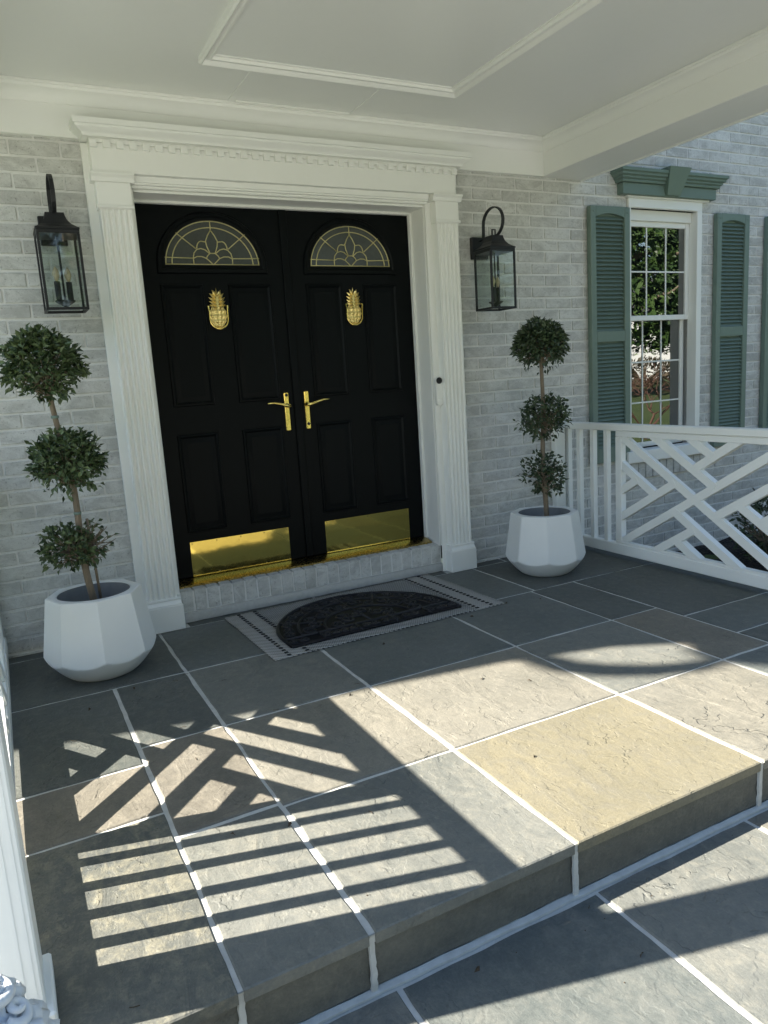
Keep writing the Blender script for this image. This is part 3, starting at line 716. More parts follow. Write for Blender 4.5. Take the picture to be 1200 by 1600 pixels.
    h = MB().box(hx - .0145, hx + .0145, YD - .010, YD - .0, .964, 1.184, .004)
    hp = h.build('handle_plate', BRASS, d)
    lvz = 1.108
    lev = MB(); lev.tube([(hx, YD - .009, lvz), (hx, YD - .03, lvz), (hx, YD - .048, lvz)], [.015, .011, .011], 12)
    lev.tube([(hx - sgn * .006, YD - .046, lvz - .004), (hx + sgn * .02, YD - .050, lvz + .004), (hx + sgn * .055, YD - .052, lvz + .014), (hx + sgn * .09, YD - .050, lvz + .021), (hx + sgn * .128, YD - .047, lvz + .021)], [.009, .008, .0062, .005, .0038], 8, flat=(.7, 1.1))
    lev.build('lever', BRASS, hp, smooth=True)
    kh = MB().lathe([(.009, 0), (.009, .002), (.006, .003)], 0, 0, 10); kh.v = [(hx + x, YD - .010 - z, (1.168 if sgn < 0 else .995) + y) for x, y, z in kh.v]; kh.build('lock_cylinder', BLACKM, hp)
    if sgn < 0: MB().box(-.018, .026, YD - .012, YD - .001, .206, 2.188, .003).build('astragal', BLACKP, d)
    return d
door(-1, 'left black panelled entry door with a brass pineapple knocker and fanlight')
door(1, 'right black panelled entry door, nearest the doorbell, with brass kick plate')
MB_dark = MB().box(-1.0, 1.0, .26, .3, 0, 2.3).build('hall_backing', DARKROOM, wall)

# ------------------------------------------------------------------ doorbell
db = empty('video_doorbell', (.846, -.03, 1.13)); tag(db, 'slim white video doorbell on the right door casing', 'doorbell')
m = MB(); cap = [(.8425 + .0215 * math.cos(R(a)), 1.195 + .0215 * math.sin(R(a))) for a in range(0, 181, 15)] + [(.8425 + .0215 * math.cos(R(a)), 1.065 + .0215 * math.sin(R(a))) for a in range(180, 361, 15)]
m.prism(cap, 'y', -.060, -.0305); m.build('body', WHITE, db, smooth=30)
for nm, z, r, mt in (('camera_lens', 1.193, .0195, BLACKM), ('button', 1.068, .0175, WHITE)):
    q = MB().lathe([(r, 0), (r, .004), (r * .8, .006), (r * .3, .0065)], 0, 0, 20); q.v = [(.8425 + x, -.0602 - zz, z + y) for x, y, zz in q.v]; q.build(nm, mt, db, smooth=30)

# ------------------------------------------------------------------ lanterns
def lantern(xc, z0, label, turn=0):
    y0, y1 = -.256, -.084; yc = (y0 + y1) / 2; hw = .089; t = empty('wall_lantern', (xc, 0, z0)); tag(t, label, 'lantern', 'black wall lanterns beside the door')
    H = .345; b = .011
    f = MB()
    for sx in (-1, 1):
        for yy in (y0, y1): f.box(xc + sx * hw - b * (sx > 0), xc + sx * hw + b * (sx < 0), yy if yy == y0 else yy - b, yy + b if yy == y0 else yy, z0 + .012, z0 + H - .018, .001)
    f.box(xc - hw, xc + hw, y0, y1, z0 + H - .0178, z0 + H, .002)
    fr = f.build('frame', BLACKM, t)
    g = MB()
    for (a, b2, c, d_) in ((-hw, hw, y0, y0 + b), (-hw, hw, y1 - b, y1), (-hw, -hw + b, y0 + b, y1 - b), (hw - b, hw, y0 + b, y1 - b)): g.box(xc + a, xc + b2, c, d_, z0, z0 + .0118, .001)
    g.build('bottom_frame', BLACKM, t)
    rf = MB(); prf = [(1.02, 0), (1.02, .008), (.93, .011), (.70, .026), (.54, .045), (.46, .066), (.44, .078), (.0, .080)]
    vs = [(xc + sx * hw * k, yc + sy * (y1 - y0) / 2 * k, z0 + H + z + .0003) for k, z in prf for sx, sy in ((-1, -1), (1, -1), (1, 1), (-1, 1))]
    rf.add(vs, [(i * 4 + q, i * 4 + (q + 1) % 4, (i + 1) * 4 + (q + 1) % 4, (i + 1) * 4 + q) for i in range(len(prf) - 1) for q in range(4)] + [(0, 1, 2, 3)])
    rf.build('roof', BLACKM, t)
    zt = z0 + H + .078
    MB().box(xc - .058, xc + .058, -.03, .0, z0 + H - .03, z0 + H + .098, .003).build('backplate', BLACKM, t)
    a = MB(); pts = [(xc, -.02, zt - .005), (xc, -.062, zt + .0), (xc, -.068, zt + .03)]
    for k in range(17): th = math.pi - k / 16 * R(258); pts.append((xc, -.167 - .098 * math.cos(th) * 1.0, zt + .078 + .085 * math.sin(th)))
    a.tube(pts, [.0085] * len(pts), 4, flat=(1.5, .6)); a.build('gooseneck_arm', BLACKM, t)
    lk = MB()
    for xx in (-.013, .009): lk.box(xc + xx, xc + xx + .004, yc - .006, yc + .006, zt - .006, zt + .034, .001)
    lk.box(xc - .013, xc + .013, yc - .006, yc + .006, zt + .0342, zt + .040, .001)
    lk.build('hanging_link', BLACKM, t)
    for (ax, bx, ay, by) in ((-hw + b, hw - b, y0 + .004, y0 + .006), (-hw + b, hw - b, y1 - .006, y1 - .004), (-hw + .004, -hw + .006, y0 + b, y1 - b), (hw - .006, hw - .004, y0 + b, y1 - b)):
        MB().box(xc + ax, xc + bx, ay, by, z0 + .0122, z0 + H - .0182).build('glass_pane', LGLASS, t)
    MB().tube([(xc, yc, z0 + .03), (xc, yc, z0 + H - .018)], .005, 8).build('stem', BLACKM, t)
    cd = MB(); cd.lathe([(.006, .0), (.022, .012), (.042, .024), (.044, .03), (.02, .03)], xc, yc, 16, z0 + .018); cd.build('candle_dish', BLACKM, t, smooth=35)
    for k in range(2):
        px = xc + (.026 if k else -.026); py = yc + (.012 if k else -.012)
        MB().lathe([(.013, 0), (.013, .085), (.008, .086)], px, py, 12, z0 + .046).build('candle_sleeve', BLACKM, t, smooth=35)
        MB().lathe([(.006, 0), (.009, .008), (.0145, .024), (.015, .034), (.010, .050), (.004, .060), (.001, .064)], px, py, 12, z0 + .133).build('bulb', BULB, t, smooth=True)
lantern(-1.199, 1.620, 'black glass wall lantern left of the doors, above the nearer topiary')
lantern(1.203, 1.590, 'black glass wall lantern between the right pilaster and the green shutter')

# ------------------------------------------------------------------ window, header, shutters
wx0, wx1, wz0, wz1 = WIN
win = empty('sash_window', ((wx0 + wx1) / 2, .05, wz0)); tag(win, 'white double-hung window reflecting trees, between the green shutters', 'window')
MB().box(wx0 + .002, wx1 + .0, -.022, .0075, 2.265, 2.325, .003).build('head_casing', WHITE, win)
MB().box(wx0 - .02, wx1 + .055, -.035, .0, 2.3255, 2.338, .002).build('head_cap', WHITE, win)
for a, b in ((wx0 + .002, wx0 + .026), (wx1 - .05, wx1)): MB().box(a, b, -.022, .0605, .602, 2.2645, .003).build('side_casing', WHITE, win)
MB().box(wx0 + .027, wx1 - .051, .030, .0605, 2.193, 2.264, .003).build('head_stop', WHITE, win)
MB().box(wx0 - .05, wx1 + .05, -.062, .05, .512, .598, .006).build('sill', WHITE, win)
sb = empty('x')
bpy.data.objects.remove(sb)
MB().box(wx0 + .0, wx1, .135, .16, wz0, wz1).build('dark_room', DARKROOM, win)
def sash(x0, x1, z0, z1, y, cols, rows, fw, nm):
    s = MB(); s.box(x0, x0 + fw, y, y + .03, z0, z1, .003); s.box(x1 - fw, x1, y, y + .03, z0, z1, .003)
    s.box(x0 + fw + .0002, x1 - fw - .0002, y + .001, y + .029, z1 - fw, z1, .003); s.box(x0 + fw + .0002, x1 - fw - .0002, y + .001, y + .029, z0, z0 + fw, .003)
    sa = s.build(nm, WHITE, win)
    gx0, gx1, gz0, gz1 = x0 + fw, x1 - fw, z0 + fw, z1 - fw; yg = y + .014
    for i in range(1, cols): q = gx0 + (gx1 - gx0) * i / cols; MB().box(q - .0055, q + .0055, yg - .005, yg + .001, gz0, gz1, .001).build('muntin', WHITE, sa)
    for j in range(1, rows): q = gz0 + (gz1 - gz0) * j / rows; MB().box(gx0, gx1, yg - .0045, yg + .0012, q - .0055, q + .0055, .001).build('muntin', WHITE, sa)
    for i in range(cols):
        for j in range(rows):
            a, b = gx0 + (gx1 - gx0) * i / cols, gx0 + (gx1 - gx0) * (i + 1) / cols; c, e = gz0 + (gz1 - gz0) * j / rows, gz0 + (gz1 - gz0) * (j + 1) / rows
            MB().box(a, b, yg, yg + .004, c, e).build('pane', WGLASS, sa)
sash(wx0 + .027, wx1 - .052, 1.515, 2.192, .048, 3, 2, .036, 'upper_sash')
sash(wx0 + .029, wx1 - .057, .6, 1.552, .085, 3, 3, .036, 'lower_sash')
# brick sill course below the window
for q in range(12): inst('brick', row[q % 3], (wx0 - .02 + q * .0715, -.022, .448), wall, (R(0), 0, 0), (1, 1, .98))

hd = empty('window_header', (2.81, -.05, 2.335)); tag(hd, 'green wooden window header with a keystone, above the white window', 'window header')
MB().box(2.355, 3.262, -.058, .004, 2.3385, 2.412, .003).build('board', GREENP, hd)
m = MB(); m.sweep([(2.350, .002), (2.350, -.060), (3.267, -.060), (3.267, .002)], [(-o, z) for o, z in ((.0, 2.4123), (.012, 2.4123), (.016, 2.420), (.015, 2.428), (.028, 2.436), (.028, 2.446), (.043, 2.454), (.044, 2.466), (.056, 2.474), (.057, 2.492), (.0, 2.492))]); m.build('cornice', GREENP, hd, smooth=25)
MB().box(2.351, 3.266, -.059, .003, 2.4125, 2.4915).build('cornice_core', GREENP, hd)
m = MB(); m.add([(2.75, -.075, 2.345), (2.875, -.075, 2.345), (2.915, -.137, 2.515), (2.71, -.137, 2.515), (2.75, -.05, 2.345), (2.875, -.05, 2.345), (2.915, -.05, 2.515), (2.71, -.05, 2.515)], [(0, 1, 2, 3), (4, 7, 6, 5), (0, 4, 5, 1), (3, 2, 6, 7), (0, 3, 7, 4), (1, 5, 6, 2)]); m.build('keystone', GREENP, hd)

sl_me = {}
def shutter(x0, x1, z0, z1, label):
    t = empty('shutter', ((x0 + x1) / 2, 0, z0)); tag(t, label, 'shutter', 'green louvred shutters')
    y0, y1 = -.046, -.006; sw = .05; mid = 1.375, 1.447
    for a, b in ((x0, x0 + sw), (x1 - sw, x1)): MB().box(a, b, y0, y1, z0, z1, .004).build('stile', GREENP, t)
    MB().box(x0 + sw, x1 - sw, y0 + .002, y1, z0, z0 + .105, .002).build('rail', GREENP, t)
    MB().box(x0 + sw, x1 - sw, y0 + .002, y1, *mid, .002).build('rail', GREENP, t)
    # arched top rail
    top = [(x0 + sw, z1), (x1 - sw, z1)] + [(x1 - sw - (x1 - x0 - 2 * sw) * i / 12, z1 - .068 + .024 * math.sin(math.pi * i / 12) ** .8) for i in range(13)]
    MB().prism(top, 'y', y0 + .002, y1).build('rail', GREENP, t)
    MB().box(x0 + sw + .001, x1 - sw - .001, -.012, -.0065, z0 + .1, z1 - .03).build('back_panel', GREENP, t)
    L = round(x1 - x0 - 2 * sw - .003, 4)
    if L not in sl_me:
        sl_me[L] = MB().prism([(-.034, -.012), (-.031, -.0135), (-.012, .0095), (-.012, .0135)], 'x', -L / 2, L / 2).build('slat', GREENP, data_only=True)
    for lo, hi in ((z0 + .105, mid[0]), (mid[1], z1 - .048)):
        k = int((hi - lo) / .0268)
        for i in range(k): inst('slat', sl_me[L], ((x0 + x1) / 2, -.003, lo + .0145 + i * (hi - lo - .01) / k), t)
    sc = MB().lathe([(.006, 0), (.005, .003), (.002, .004)], 0, 0, 8)
    sc.v = [(x, -z, y) for x, y, z in sc.v]; sc = sc.build('screw', GREENP, data_only=True)
    for x in (x0 + .025, x1 - .025):
        for z in (z0 + .04, z1 - .035): inst('screw', sc, (x, y0, z), t)
shutter(2.077, 2.431, .544, 2.255, 'green louvred shutter on the left of the window, nearest the porch beam')
shutter(3.30, 3.654, .544, 2.255, 'green louvred shutter on the right of the window, next to bare brick')
shutter(3.866, 4.22, .544, 2.255, 'green louvred shutter cut off by the right edge of the picture')

# ------------------------------------------------------------------ rug and mat
rug = empty('woven_rug', (.05, -.43, 0)); tag(rug, 'grey woven rug with pale striped ends in front of the doors', 'rug')
RR = Matrix.Rotation(R(1.6), 4, 'Z'); RO = Vector((.058, -.442, 0))
def rugpart(name, x0, x1, y0, y1, z, mat, wob=.003):
    m = MB(); nx = max(2, int((x1 - x0) / .03)); ny = max(2, int((y1 - y0) / .03)); vs = []
    for j in range(ny + 1):
        for i in range(nx + 1):
            x, y = x0 + (x1 - x0) * i / nx, y0 + (y1 - y0) * j / ny
            h = z + .0022 * mnoise.noise((x * 3, y * 3, 0)) + .001
            ex = mnoise.noise((x * 9, y * 9, 3)) * wob if i in (0, nx) or j in (0, ny) else 0
            vs.append(RO + RR @ Vector((x + ex, y + ex, h)))
    m.add(vs, [(j * (nx + 1) + i, j * (nx + 1) + i + 1, (j + 1) * (nx + 1) + i + 1, (j + 1) * (nx + 1) + i) for j in range(ny) for i in range(nx)])
    o = m.build(name, mat, rug, smooth=True); sm = o.modifiers.new('thick', 'SOLIDIFY'); sm.thickness = .004; sm.offset = -1; return o
hx, hy = .655, .385
rugpart('rug_field', -.475, .475, -hy, hy, .0052, RUG_D, 0)
for s in (-1, 1):
    e = sorted((s * .4753, s * hx)); rugpart('rug_band', e[0], e[1], -hy, hy, .0054, RUG_L)
    for xs in (.488, .578):
        for k in range(22):
            y = -hy + .02 + k * (2 * hy - .04) / 21
            q = MB(); c0 = RO + RR @ Vector((s * xs, y, 0))
            q.box(-.010, .010, -.008, .008, .0068, .0105, .002); q.v = [tuple(c0 + RR @ Vector(v)) for v in q.v]
            if xs == .487 and k % 1 == 0: q.v = [(v[0], v[1], v[2]) for v in q.v]
            q.build('dash', RUG_K, rug)

mat_ = empty('door_mat', (.01, -.6, .007)); tag(mat_, 'black rubber half-round doormat with scrollwork, lying on the rug', 'doormat')
MO = Vector((.012, -.745, 0)); MR = Matrix.Rotation(R(1.2), 4, 'Z')
def mp(x, y, z): return MO + MR @ Vector((x, y, z))
def half(a, b, n=48, base=0.):
    return [(a, base)] + [(a * math.cos(math.pi * i / n), .11 + b * math.sin(math.pi * i / n)) for i in range(n + 1)] + [(-a, base)]
Z0 = .0105
def flatpoly(pts, z0, z1):
    n = len(pts); return [mp(x, y, z0) for x, y in pts] + [mp(x, y, z1) for x, y in pts], [tuple(range(n)), tuple(range(n, 2 * n))] + [(i, (i + 1) % n, n + (i + 1) % n, n + i) for i in range(n)]
MB().add(*flatpoly(half(.487, .49), Z0, Z0 + .004)).build('base', RUBBER, mat_)
sc = MB()
def ridge(pts, r=.0075, z=Z0 + .004, seg=6): sc.tube([mp(x, y, z) for x, y in pts], r, seg)
ridge(half(.478, .481) + [(.478, 0.006), (-.478, .006)] , .009)
for s in (.78, .5): ridge([(.478 * s * math.cos(math.pi * i / 36), .115 + .48 * s * math.sin(math.pi * i / 36)) for i in range(37)], .008)
ridge([(-.478, .105), (.478, .105)], .008)
for a in (30, 62, 90, 118, 150): ridge([(.478 * k * math.cos(R(a)), .11 + .48 * k * math.sin(R(a))) for k in (0 if a == 90 else .5, .78, 1.)], .007)
for x in (-.30, -.1, .1, .3): ridge([(x, .0), (x, .105)], .007)
def spiral(cx, cy, r, a0, turns, hand):
    return [(cx + r * (1 - .78 * i / 22) * math.cos(R(a0) + hand * 2 * math.pi * turns * i / 22), cy + r * (1 - .78 * i / 22) * math.sin(R(a0) + hand * 2 * math.pi * turns * i / 22)) for i in range(23)]
def scroll(cx, cy, ang, r):
    ca, sa = math.cos(R(ang)), math.sin(R(ang))
    A = spiral(-r * .95, 0, r, 0, 1.35, 1)[::-1] + spiral(r * .95, 0, r, 180, 1.35, 1)
    ridge([(cx + x * ca - y * sa, cy + x * sa + y * ca) for x, y in A], .0068)
for a in (11, 29, 47, 66, 84, 96, 114, 133, 151, 169): scroll(.428 * math.cos(R(a)), .11 + .43 * math.sin(R(a)), a + 90, .031)
for a in (16, 45, 74, 106, 135, 164): scroll(.306 * math.cos(R(a)), .11 + .306 * math.sin(R(a)), a + 70, .042)
for a in (25, 65, 115, 155): scroll(.145 * math.cos(R(a)), .11 + .15 * math.sin(R(a)), a + 60, .042)
for x in (-.42, -.25, -.15, -.03, .08, .2, .35, .43): scroll(x, .055, 8, .027)
sc.build('scroll_relief', RELIEF, mat_, smooth=True)

# ------------------------------------------------------------------ planters and topiaries
def planter(cx, cy, ph, label):
    t = empty('planter', (cx, cy, 0)); tag(t, label, 'planter', 'white faceted planters')
    H = .372; seg = 128; nz = 34; m = MB(); vs = []
    def rad(z, th):
        dl = ((th - ph + math.pi / 8) % (math.pi / 4)) - math.pi / 8
        fr = .192 + (.236 - .192) * (1 - max(0, (z - .07) / (H - .07))) if z > .07 else .236
        face = fr * .975 / math.cos(dl)
        rd = .135 + .118 * (min(z, .2) / .125) ** .72
        k = 160.                                                        # soft minimum
        return -math.log(math.exp(-k * 4 * face) + math.exp(-k * 4 * rd)) / (k * 4)
    zs = [.16 * i / 26 for i in range(27)] + [.16 + (H - .16) * i / 8 for i in range(1, 9)]
    for z in zs:
        for k in range(seg): th = 2 * math.pi * k / seg; r = rad(z, th); vs.append((cx + r * math.cos(th), cy + r * math.sin(th), z + .001))
    for k in range(seg):                                                # lip: round opening
        th = 2 * math.pi * k / seg; r = rad(H, th) - .004; vs.append((cx + r * math.cos(th), cy + r * math.sin(th), H + .004))
    for r, z in ((.158, H + .004), (.154, H)):
        for k in range(seg): th = 2 * math.pi * k / seg; vs.append((cx + r * math.cos(th), cy + r * math.sin(th), z))
    n = nz + 4
    fs = [(i * seg + k, i * seg + (k + 1) % seg, (i + 1) * seg + (k + 1) % seg, (i + 1) * seg + k) for i in range(n - 1) for k in range(seg)] + [tuple(range(seg))]
    m.add(vs, fs).build('bowl', PLANTER, t, smooth=16)
    q = MB(); vs = [(cx + r * math.cos(2 * math.pi * k / 48), cy + r * math.sin(2 * math.pi * k / 48), z) for r, z in ((.1535, H), (.150, H - .09)) for k in range(48)]
    q.add(vs, [(k, (k + 1) % 48, 48 + (k + 1) % 48, 48 + k) for k in range(48)]).build('liner', PLANTIN, t, smooth=True)
    s = MB(); vs = [(cx, cy, H - .075)]
    for ri in range(1, 7):
        for k in range(36): th = 2 * math.pi * k / 36; r = .1505 * ri / 6; x, y = r * math.cos(th), r * math.sin(th); vs.append((cx + x, cy + y, H - .080 + .012 * mnoise.noise((x * 25 + cx * 5, y * 25, 0))))
    fs = [(0, 1 + k, 1 + (k + 1) % 36) for k in range(36)] + [(1 + r * 36 + k, 1 + r * 36 + (k + 1) % 36, 1 + (r + 1) * 36 + (k + 1) % 36, 1 + (r + 1) * 36 + k) for r in range(5) for k in range(36)]
    s.add(vs, fs).build('soil', SOIL, t, smooth=True)
planter(-1.272, -.462, R(20), 'larger-looking white faceted planter left of the doors, in the foreground')
planter(1.305, -.445, R(-58), 'white faceted planter at the right, beside the railing')

def topiary(base, balls, lean, mat, label, seed):
    rnd = random.Random(seed); t = empty('topiary_tree', base); tag(t, label, 'topiary', 'three-ball topiary trees')
    bx, by, bz = base; top = balls[0][2]
    pts = []
    for k in range(15):
        f = k / 14; z = bz + (top - bz) * f
        pts.append((bx + lean[0] * f + .010 * math.sin(f * 9 + seed), by + lean[1] * f + .008 * math.cos(f * 7 + seed), z))
    def axis(z):
        f = max(0, min(1, (z - bz) / (top - bz))); i = min(13, int(f * 14)); g = f * 14 - i
        return Vector(pts[i]).lerp(Vector(pts[i + 1]), g)
    MB().tube(pts, [.0165 - .006 * k / 14 for k in range(15)], 10).build('trunk', BARK, t, smooth=True)
    if seed == 3:
        MB().tube([(bx + .028, by + .01, bz), (bx + .020, by + .0, bz + .2), (bx + .012, by, bz + .42)], .006, 8).build('stake', BARK, t, smooth=True)
        for z in (balls[0][2] - .205, balls[1][2] - .215):
            a = axis(z); MB().lathe([(.0155, -.006), (.0165, 0), (.0155, .006)], a.x, a.y, 12, z).build('tie', GREENP, t, smooth=True)
    for bi, (dx, dy, z, r, nl, fill) in enumerate(balls):
        c = axis(z) + Vector((dx, dy, 0)); tw = MB(); lf = MB()
        nt = 46 if fill > .6 else 34
        ends = []
        for i in range(nt):
            v = Vector((rnd.gauss(0, 1), rnd.gauss(0, 1), rnd.gauss(.15, 1))).normalized()
            e = c + Vector((v.x * r, v.y * r, v.z * r * .92)) * rnd.uniform(.7, .98)
            s0 = axis(z - r * rnd.uniform(.2, .85)); mid = s0.lerp(e, .5) + Vector((0, 0, r * .08))
            tw.tube([s0, mid, e], [.0042, .0028, .0014], 5); ends.append((s0, mid, e))
            for b in range(2):
                e2 = mid + (e - mid).length * Vector((rnd.gauss(0, 1), rnd.gauss(0, 1), rnd.gauss(.2, 1))).normalized() * .9
                if (e2 - c).length < r: tw.tube([mid, e2], [.002, .001], 4); ends.append((mid, mid.lerp(e2, .5), e2))
        tw.build('twigs', BARK, t)
        for i in range(nl):
            if rnd.random() < fill:
                v = Vector((rnd.gauss(0, 1), rnd.gauss(0, 1), rnd.gauss(.22, 1))).normalized()
                if v.z < -.30 and rnd.random() < .45 + .5 * -v.z: continue
                cl = mnoise.noise((v.x * 2.6 + bi * 5, v.y * 2.6, v.z * 2.6 + seed))
                if cl < -.30 and rnd.random() < .7: continue
                p = c + v * r * (rnd.uniform(.62, 1.0) + .20 * cl)
            else:
                s0, mid, e = rnd.choice(ends); p = mid.lerp(e, rnd.uniform(.2, 1)); v = (p - c).normalized() if (p - c).length > .01 else Vector((0, 0, 1))
                cl = mnoise.noise((p.x * 9, p.y * 9, p.z * 9))
            d = (v * .75 + Vector((rnd.gauss(0, .75), rnd.gauss(0, .75), rnd.gauss(.1, .65)))).normalized()
            tone = max(0, min(1, .33 + .5 * cl + rnd.gauss(0, .27)))
            random.seed(i * 7 + bi)
            leaf_bits(lf, p, d, rnd.uniform(.024, .040), rnd.uniform(.013, .020), tone, rnd.uniform(.05, .35))
        o = lf.build('leaf_ball', mat, t, tones=True); o['kind'] = 'stuff'
random.seed(5)
topiary((-1.272, -.462, .285), [(-.005, 0, 1.362, .155, 2900, .84), (.0, 0, .950, .150, 2200, .76), (-.062, .0, .585, .108, 720, .7), (.045, 0, .600, .105, 190, .12)], (-.065, -.03), LEAF, 'taller-looking three-ball topiary in the left planter, with sparse lowest ball', 3)
topiary((1.312, -.445, .285), [(.0, 0, 1.352, .148, 3000, .90), (.01, 0, .925, .150, 1200, .6), (.0, 0, .598, .142, 680, .44)], (.0, .0), LEAFR, 'dark three-ball topiary in the right planter, in front of brick', 8)

# ------------------------------------------------------------------ carved ornament, lower left
orn = empty('carved_ornament', (-1.70, -2.78, HZ)); tag(orn, 'white carved stone ornament with curled locks at the foot of the left column', 'ornament')
m = MB(); nu, nv = 72, 48; vs = []
def lumps(d):
    v = mnoise.voronoi(d * 3.2)[0]; e = v[1] - v[0]
    return .030 * min(1, e * 2.2) + .010 * math.sin(v[0] * 26) + .006 * mnoise.noise(d * 9)
for j in range(nv + 1):
    ph = -math.pi / 2 + math.pi * j / nv
    for i in range(nu):
        th = 2 * math.pi * i / nu; d = Vector((math.cos(ph) * math.cos(th), math.cos(ph) * math.sin(th), math.sin(ph)))
        r = 1.03 + lumps(d) / .15
        vs.append((-1.705 + .098 * d.x * r, -2.775 + .105 * d.y * r, .165 + .205 * d.z * (1 + lumps(d) / .3)))
m.add(vs, [(j * nu + i, j * nu + (i + 1) % nu, (j + 1) * nu + (i + 1) % nu, (j + 1) * nu + i) for j in range(nv) for i in range(nu)]).build('body', STAT, orn, smooth=True)
def curl(c, r, nrm, hand, turns=1.3, th=.0095):
    nrm = nrm.normalized(); a = nrm.cross(Vector((.2, .1, 1))).normalized(); b = nrm.cross(a); pts = []; rr = []
    for i in range(26):
        f = i / 25; q = hand * 2 * math.pi * turns * f; k = r * (1 - .8 * f); pts.append(c + (a * math.cos(q) + b * math.sin(q)) * k + nrm * .016 * f); rr.append(th * (1 - .5 * f))
    MB().tube(pts, rr, 8).build('curl', STAT, orn, smooth=True)
rnd = random.Random(4)
for k in range(22):
    ph = rnd.uniform(-.2, 1.35); th = rnd.uniform(0, 2 * math.pi); d = Vector((math.cos(ph) * math.cos(th), math.cos(ph) * math.sin(th), math.sin(ph)))
    curl(Vector((-1.705, -2.775, .165)) + Vector((d.x * .100, d.y * .107, d.z * .210)), rnd.uniform(.022, .036), d, rnd.choice((-1, 1)))
MB().lathe([(.12, 0), (.125, .02), (.11, .05), (.07, .09), (.075, .14)], -1.705, -2.775, 24, HZ + .0015).build('foot', STAT, orn, smooth=40)

# ------------------------------------------------------------------ planting bed, shrub
bed = MB(); nx, ny = 60, 30
vs = [(2.06 + 5 * i / nx, -2.4 + 2.405 * j / ny, -.225 + .03 * mnoise.noise((i * .3, j * .3, 0)) + .012 * mnoise.noise((i * 1.3, j * 1.3, 4))) for j in range(ny + 1) for i in range(nx + 1)]
bed.add(vs, [(j * (nx + 1) + i, j * (nx + 1) + i + 1, (j + 1) * (nx + 1) + i + 1, (j + 1) * (nx + 1) + i) for j in range(ny) for i in range(nx)])
bed = bed.build('mulch_bed', MULCH, smooth=True); tag(bed, 'dark mulch planting bed beyond the right railing', 'planting bed', kind='structure')
def bush(name, c, rx, rz, n, size, mat, label, cat, group=None, seed=1, tw=True):
    rnd = random.Random(seed); t = empty(name, (c[0], c[1], c[2] - rz)); tag(t, label, cat, group); lf = MB(); st_ = MB()
    for i in range(14):
        v = Vector((rnd.gauss(0, 1), rnd.gauss(0, 1), abs(rnd.gauss(.4, 1)))).normalized(); st_.tube([(c[0], c[1], c[2] - rz), Vector(c) + Vector((v.x * rx * .4, v.y * rx * .4, (v.z - .6) * rz * .6)), Vector(c) + Vector((v.x * rx, v.y * rx, v.z * rz)) * .85], [rx * .05, rx * .03, rx * .012], 5)
    st_.build('stems', BARK, t)
    for i in range(n):
        v = Vector((rnd.gauss(0, 1), rnd.gauss(0, 1), rnd.gauss(.1, 1))).normalized(); f = rnd.uniform(.35, 1) ** .6
        cl = mnoise.noise(v * 2.5 + Vector((seed, 0, 0))); p = Vector(c) + Vector((v.x * rx, v.y * rx, v.z * rz)) * f * (1 + .3 * cl)
        random.seed(i + seed * 999); leaf_bits(lf, p, v + Vector((rnd.gauss(0, .6), rnd.gauss(0, .6), rnd.gauss(.2, .5))), size * rnd.uniform(.7, 1.3), size * rnd.uniform(.35, .55), max(0, min(1, .4 + .6 * cl + rnd.gauss(0, .2))))
    o = lf.build('foliage', mat, t, tones=True); o['kind'] = 'stuff'
bush('shrub', (3.20, -.62, .02), .26, .24, 700, .055, LEAFR, 'dark green shrub in the mulch behind the right railing', 'shrub', seed=5)

# ------------------------------------------------------------------ what the window and the brass mirror: trees, a house, a hedge, a bare shrub
def tree(x, y, h, r, label, seed, n=9000, size=.26):
    rnd = random.Random(seed); z0 = -.24; t = empty('garden_tree', (x, y, z0)); tag(t, label, 'tree', 'trees across the lawn')
    tr = MB(); tr.tube([(x, y, z0), (x + .1, y, z0 + h * .3), (x - .05, y + .1, z0 + h * .6), (x, y, z0 + h * .92)], [h * .028, h * .022, h * .014, h * .004], 9)
    for i in range(22):
        a = rnd.uniform(0, 6.28); zz = z0 + h * rnd.uniform(.22, .85); L = r * (1.15 - (zz - z0) / h * .8); tr.tube([(x, y, zz), (x + math.cos(a) * L * .5, y + math.sin(a) * L * .5, zz + L * .16), (x + math.cos(a) * L, y + math.sin(a) * L, zz + L * .25)], [h * .009, h * .006, h * .002], 5)
    tr.build('trunk', BARK, t, smooth=True); lf = MB()
    for i in range(n):
        zf = rnd.uniform(.13, 1); rr = r * (1.08 - zf * .85) * rnd.uniform(.3, 1.05) ** .6; a = rnd.uniform(0, 6.28)
        p = Vector((x + rr * math.cos(a), y + rr * math.sin(a), z0 + h * zf)); cl = mnoise.noise(p * .7)
        if cl < -.30: continue
        random.seed(i + seed * 77); leaf_bits(lf, p, Vector((math.cos(a) + rnd.gauss(0, .5), math.sin(a) + rnd.gauss(0, .5), rnd.gauss(-.1, .4))), size * rnd.uniform(.6, 1.4), size * .5, max(0, min(1, .4 + cl * .8 + rnd.gauss(0, .15))))
    for i in range(1600):
        zf = rnd.uniform(.16, .95); rr = r * (1.05 - zf * .85) * .72 * rnd.uniform(.2, 1) ** .5; a = rnd.uniform(0, 6.28)
        leaf_bits(lf, Vector((x + rr * math.cos(a), y + rr * math.sin(a), z0 + h * zf)), Vector((math.cos(a), math.sin(a), rnd.gauss(0, .5))), .9, .55, rnd.uniform(0, .5))
    o = lf.build('crown', TREELEAF, t, tones=True); o['kind'] = 'stuff'
tree(23, -20.5, 13, 5.2, 'tall dark evergreen across the lawn, mirrored in the upper sash', 1, 22000, .17)
tree(30, -19, 14, 5.4, 'large evergreen tree behind the lawn, right of the white house', 2, 22000, .17)
tree(19, -30, 15, 5.8, 'evergreen tree left of the white house, across the lawn', 7, 22000, .17)
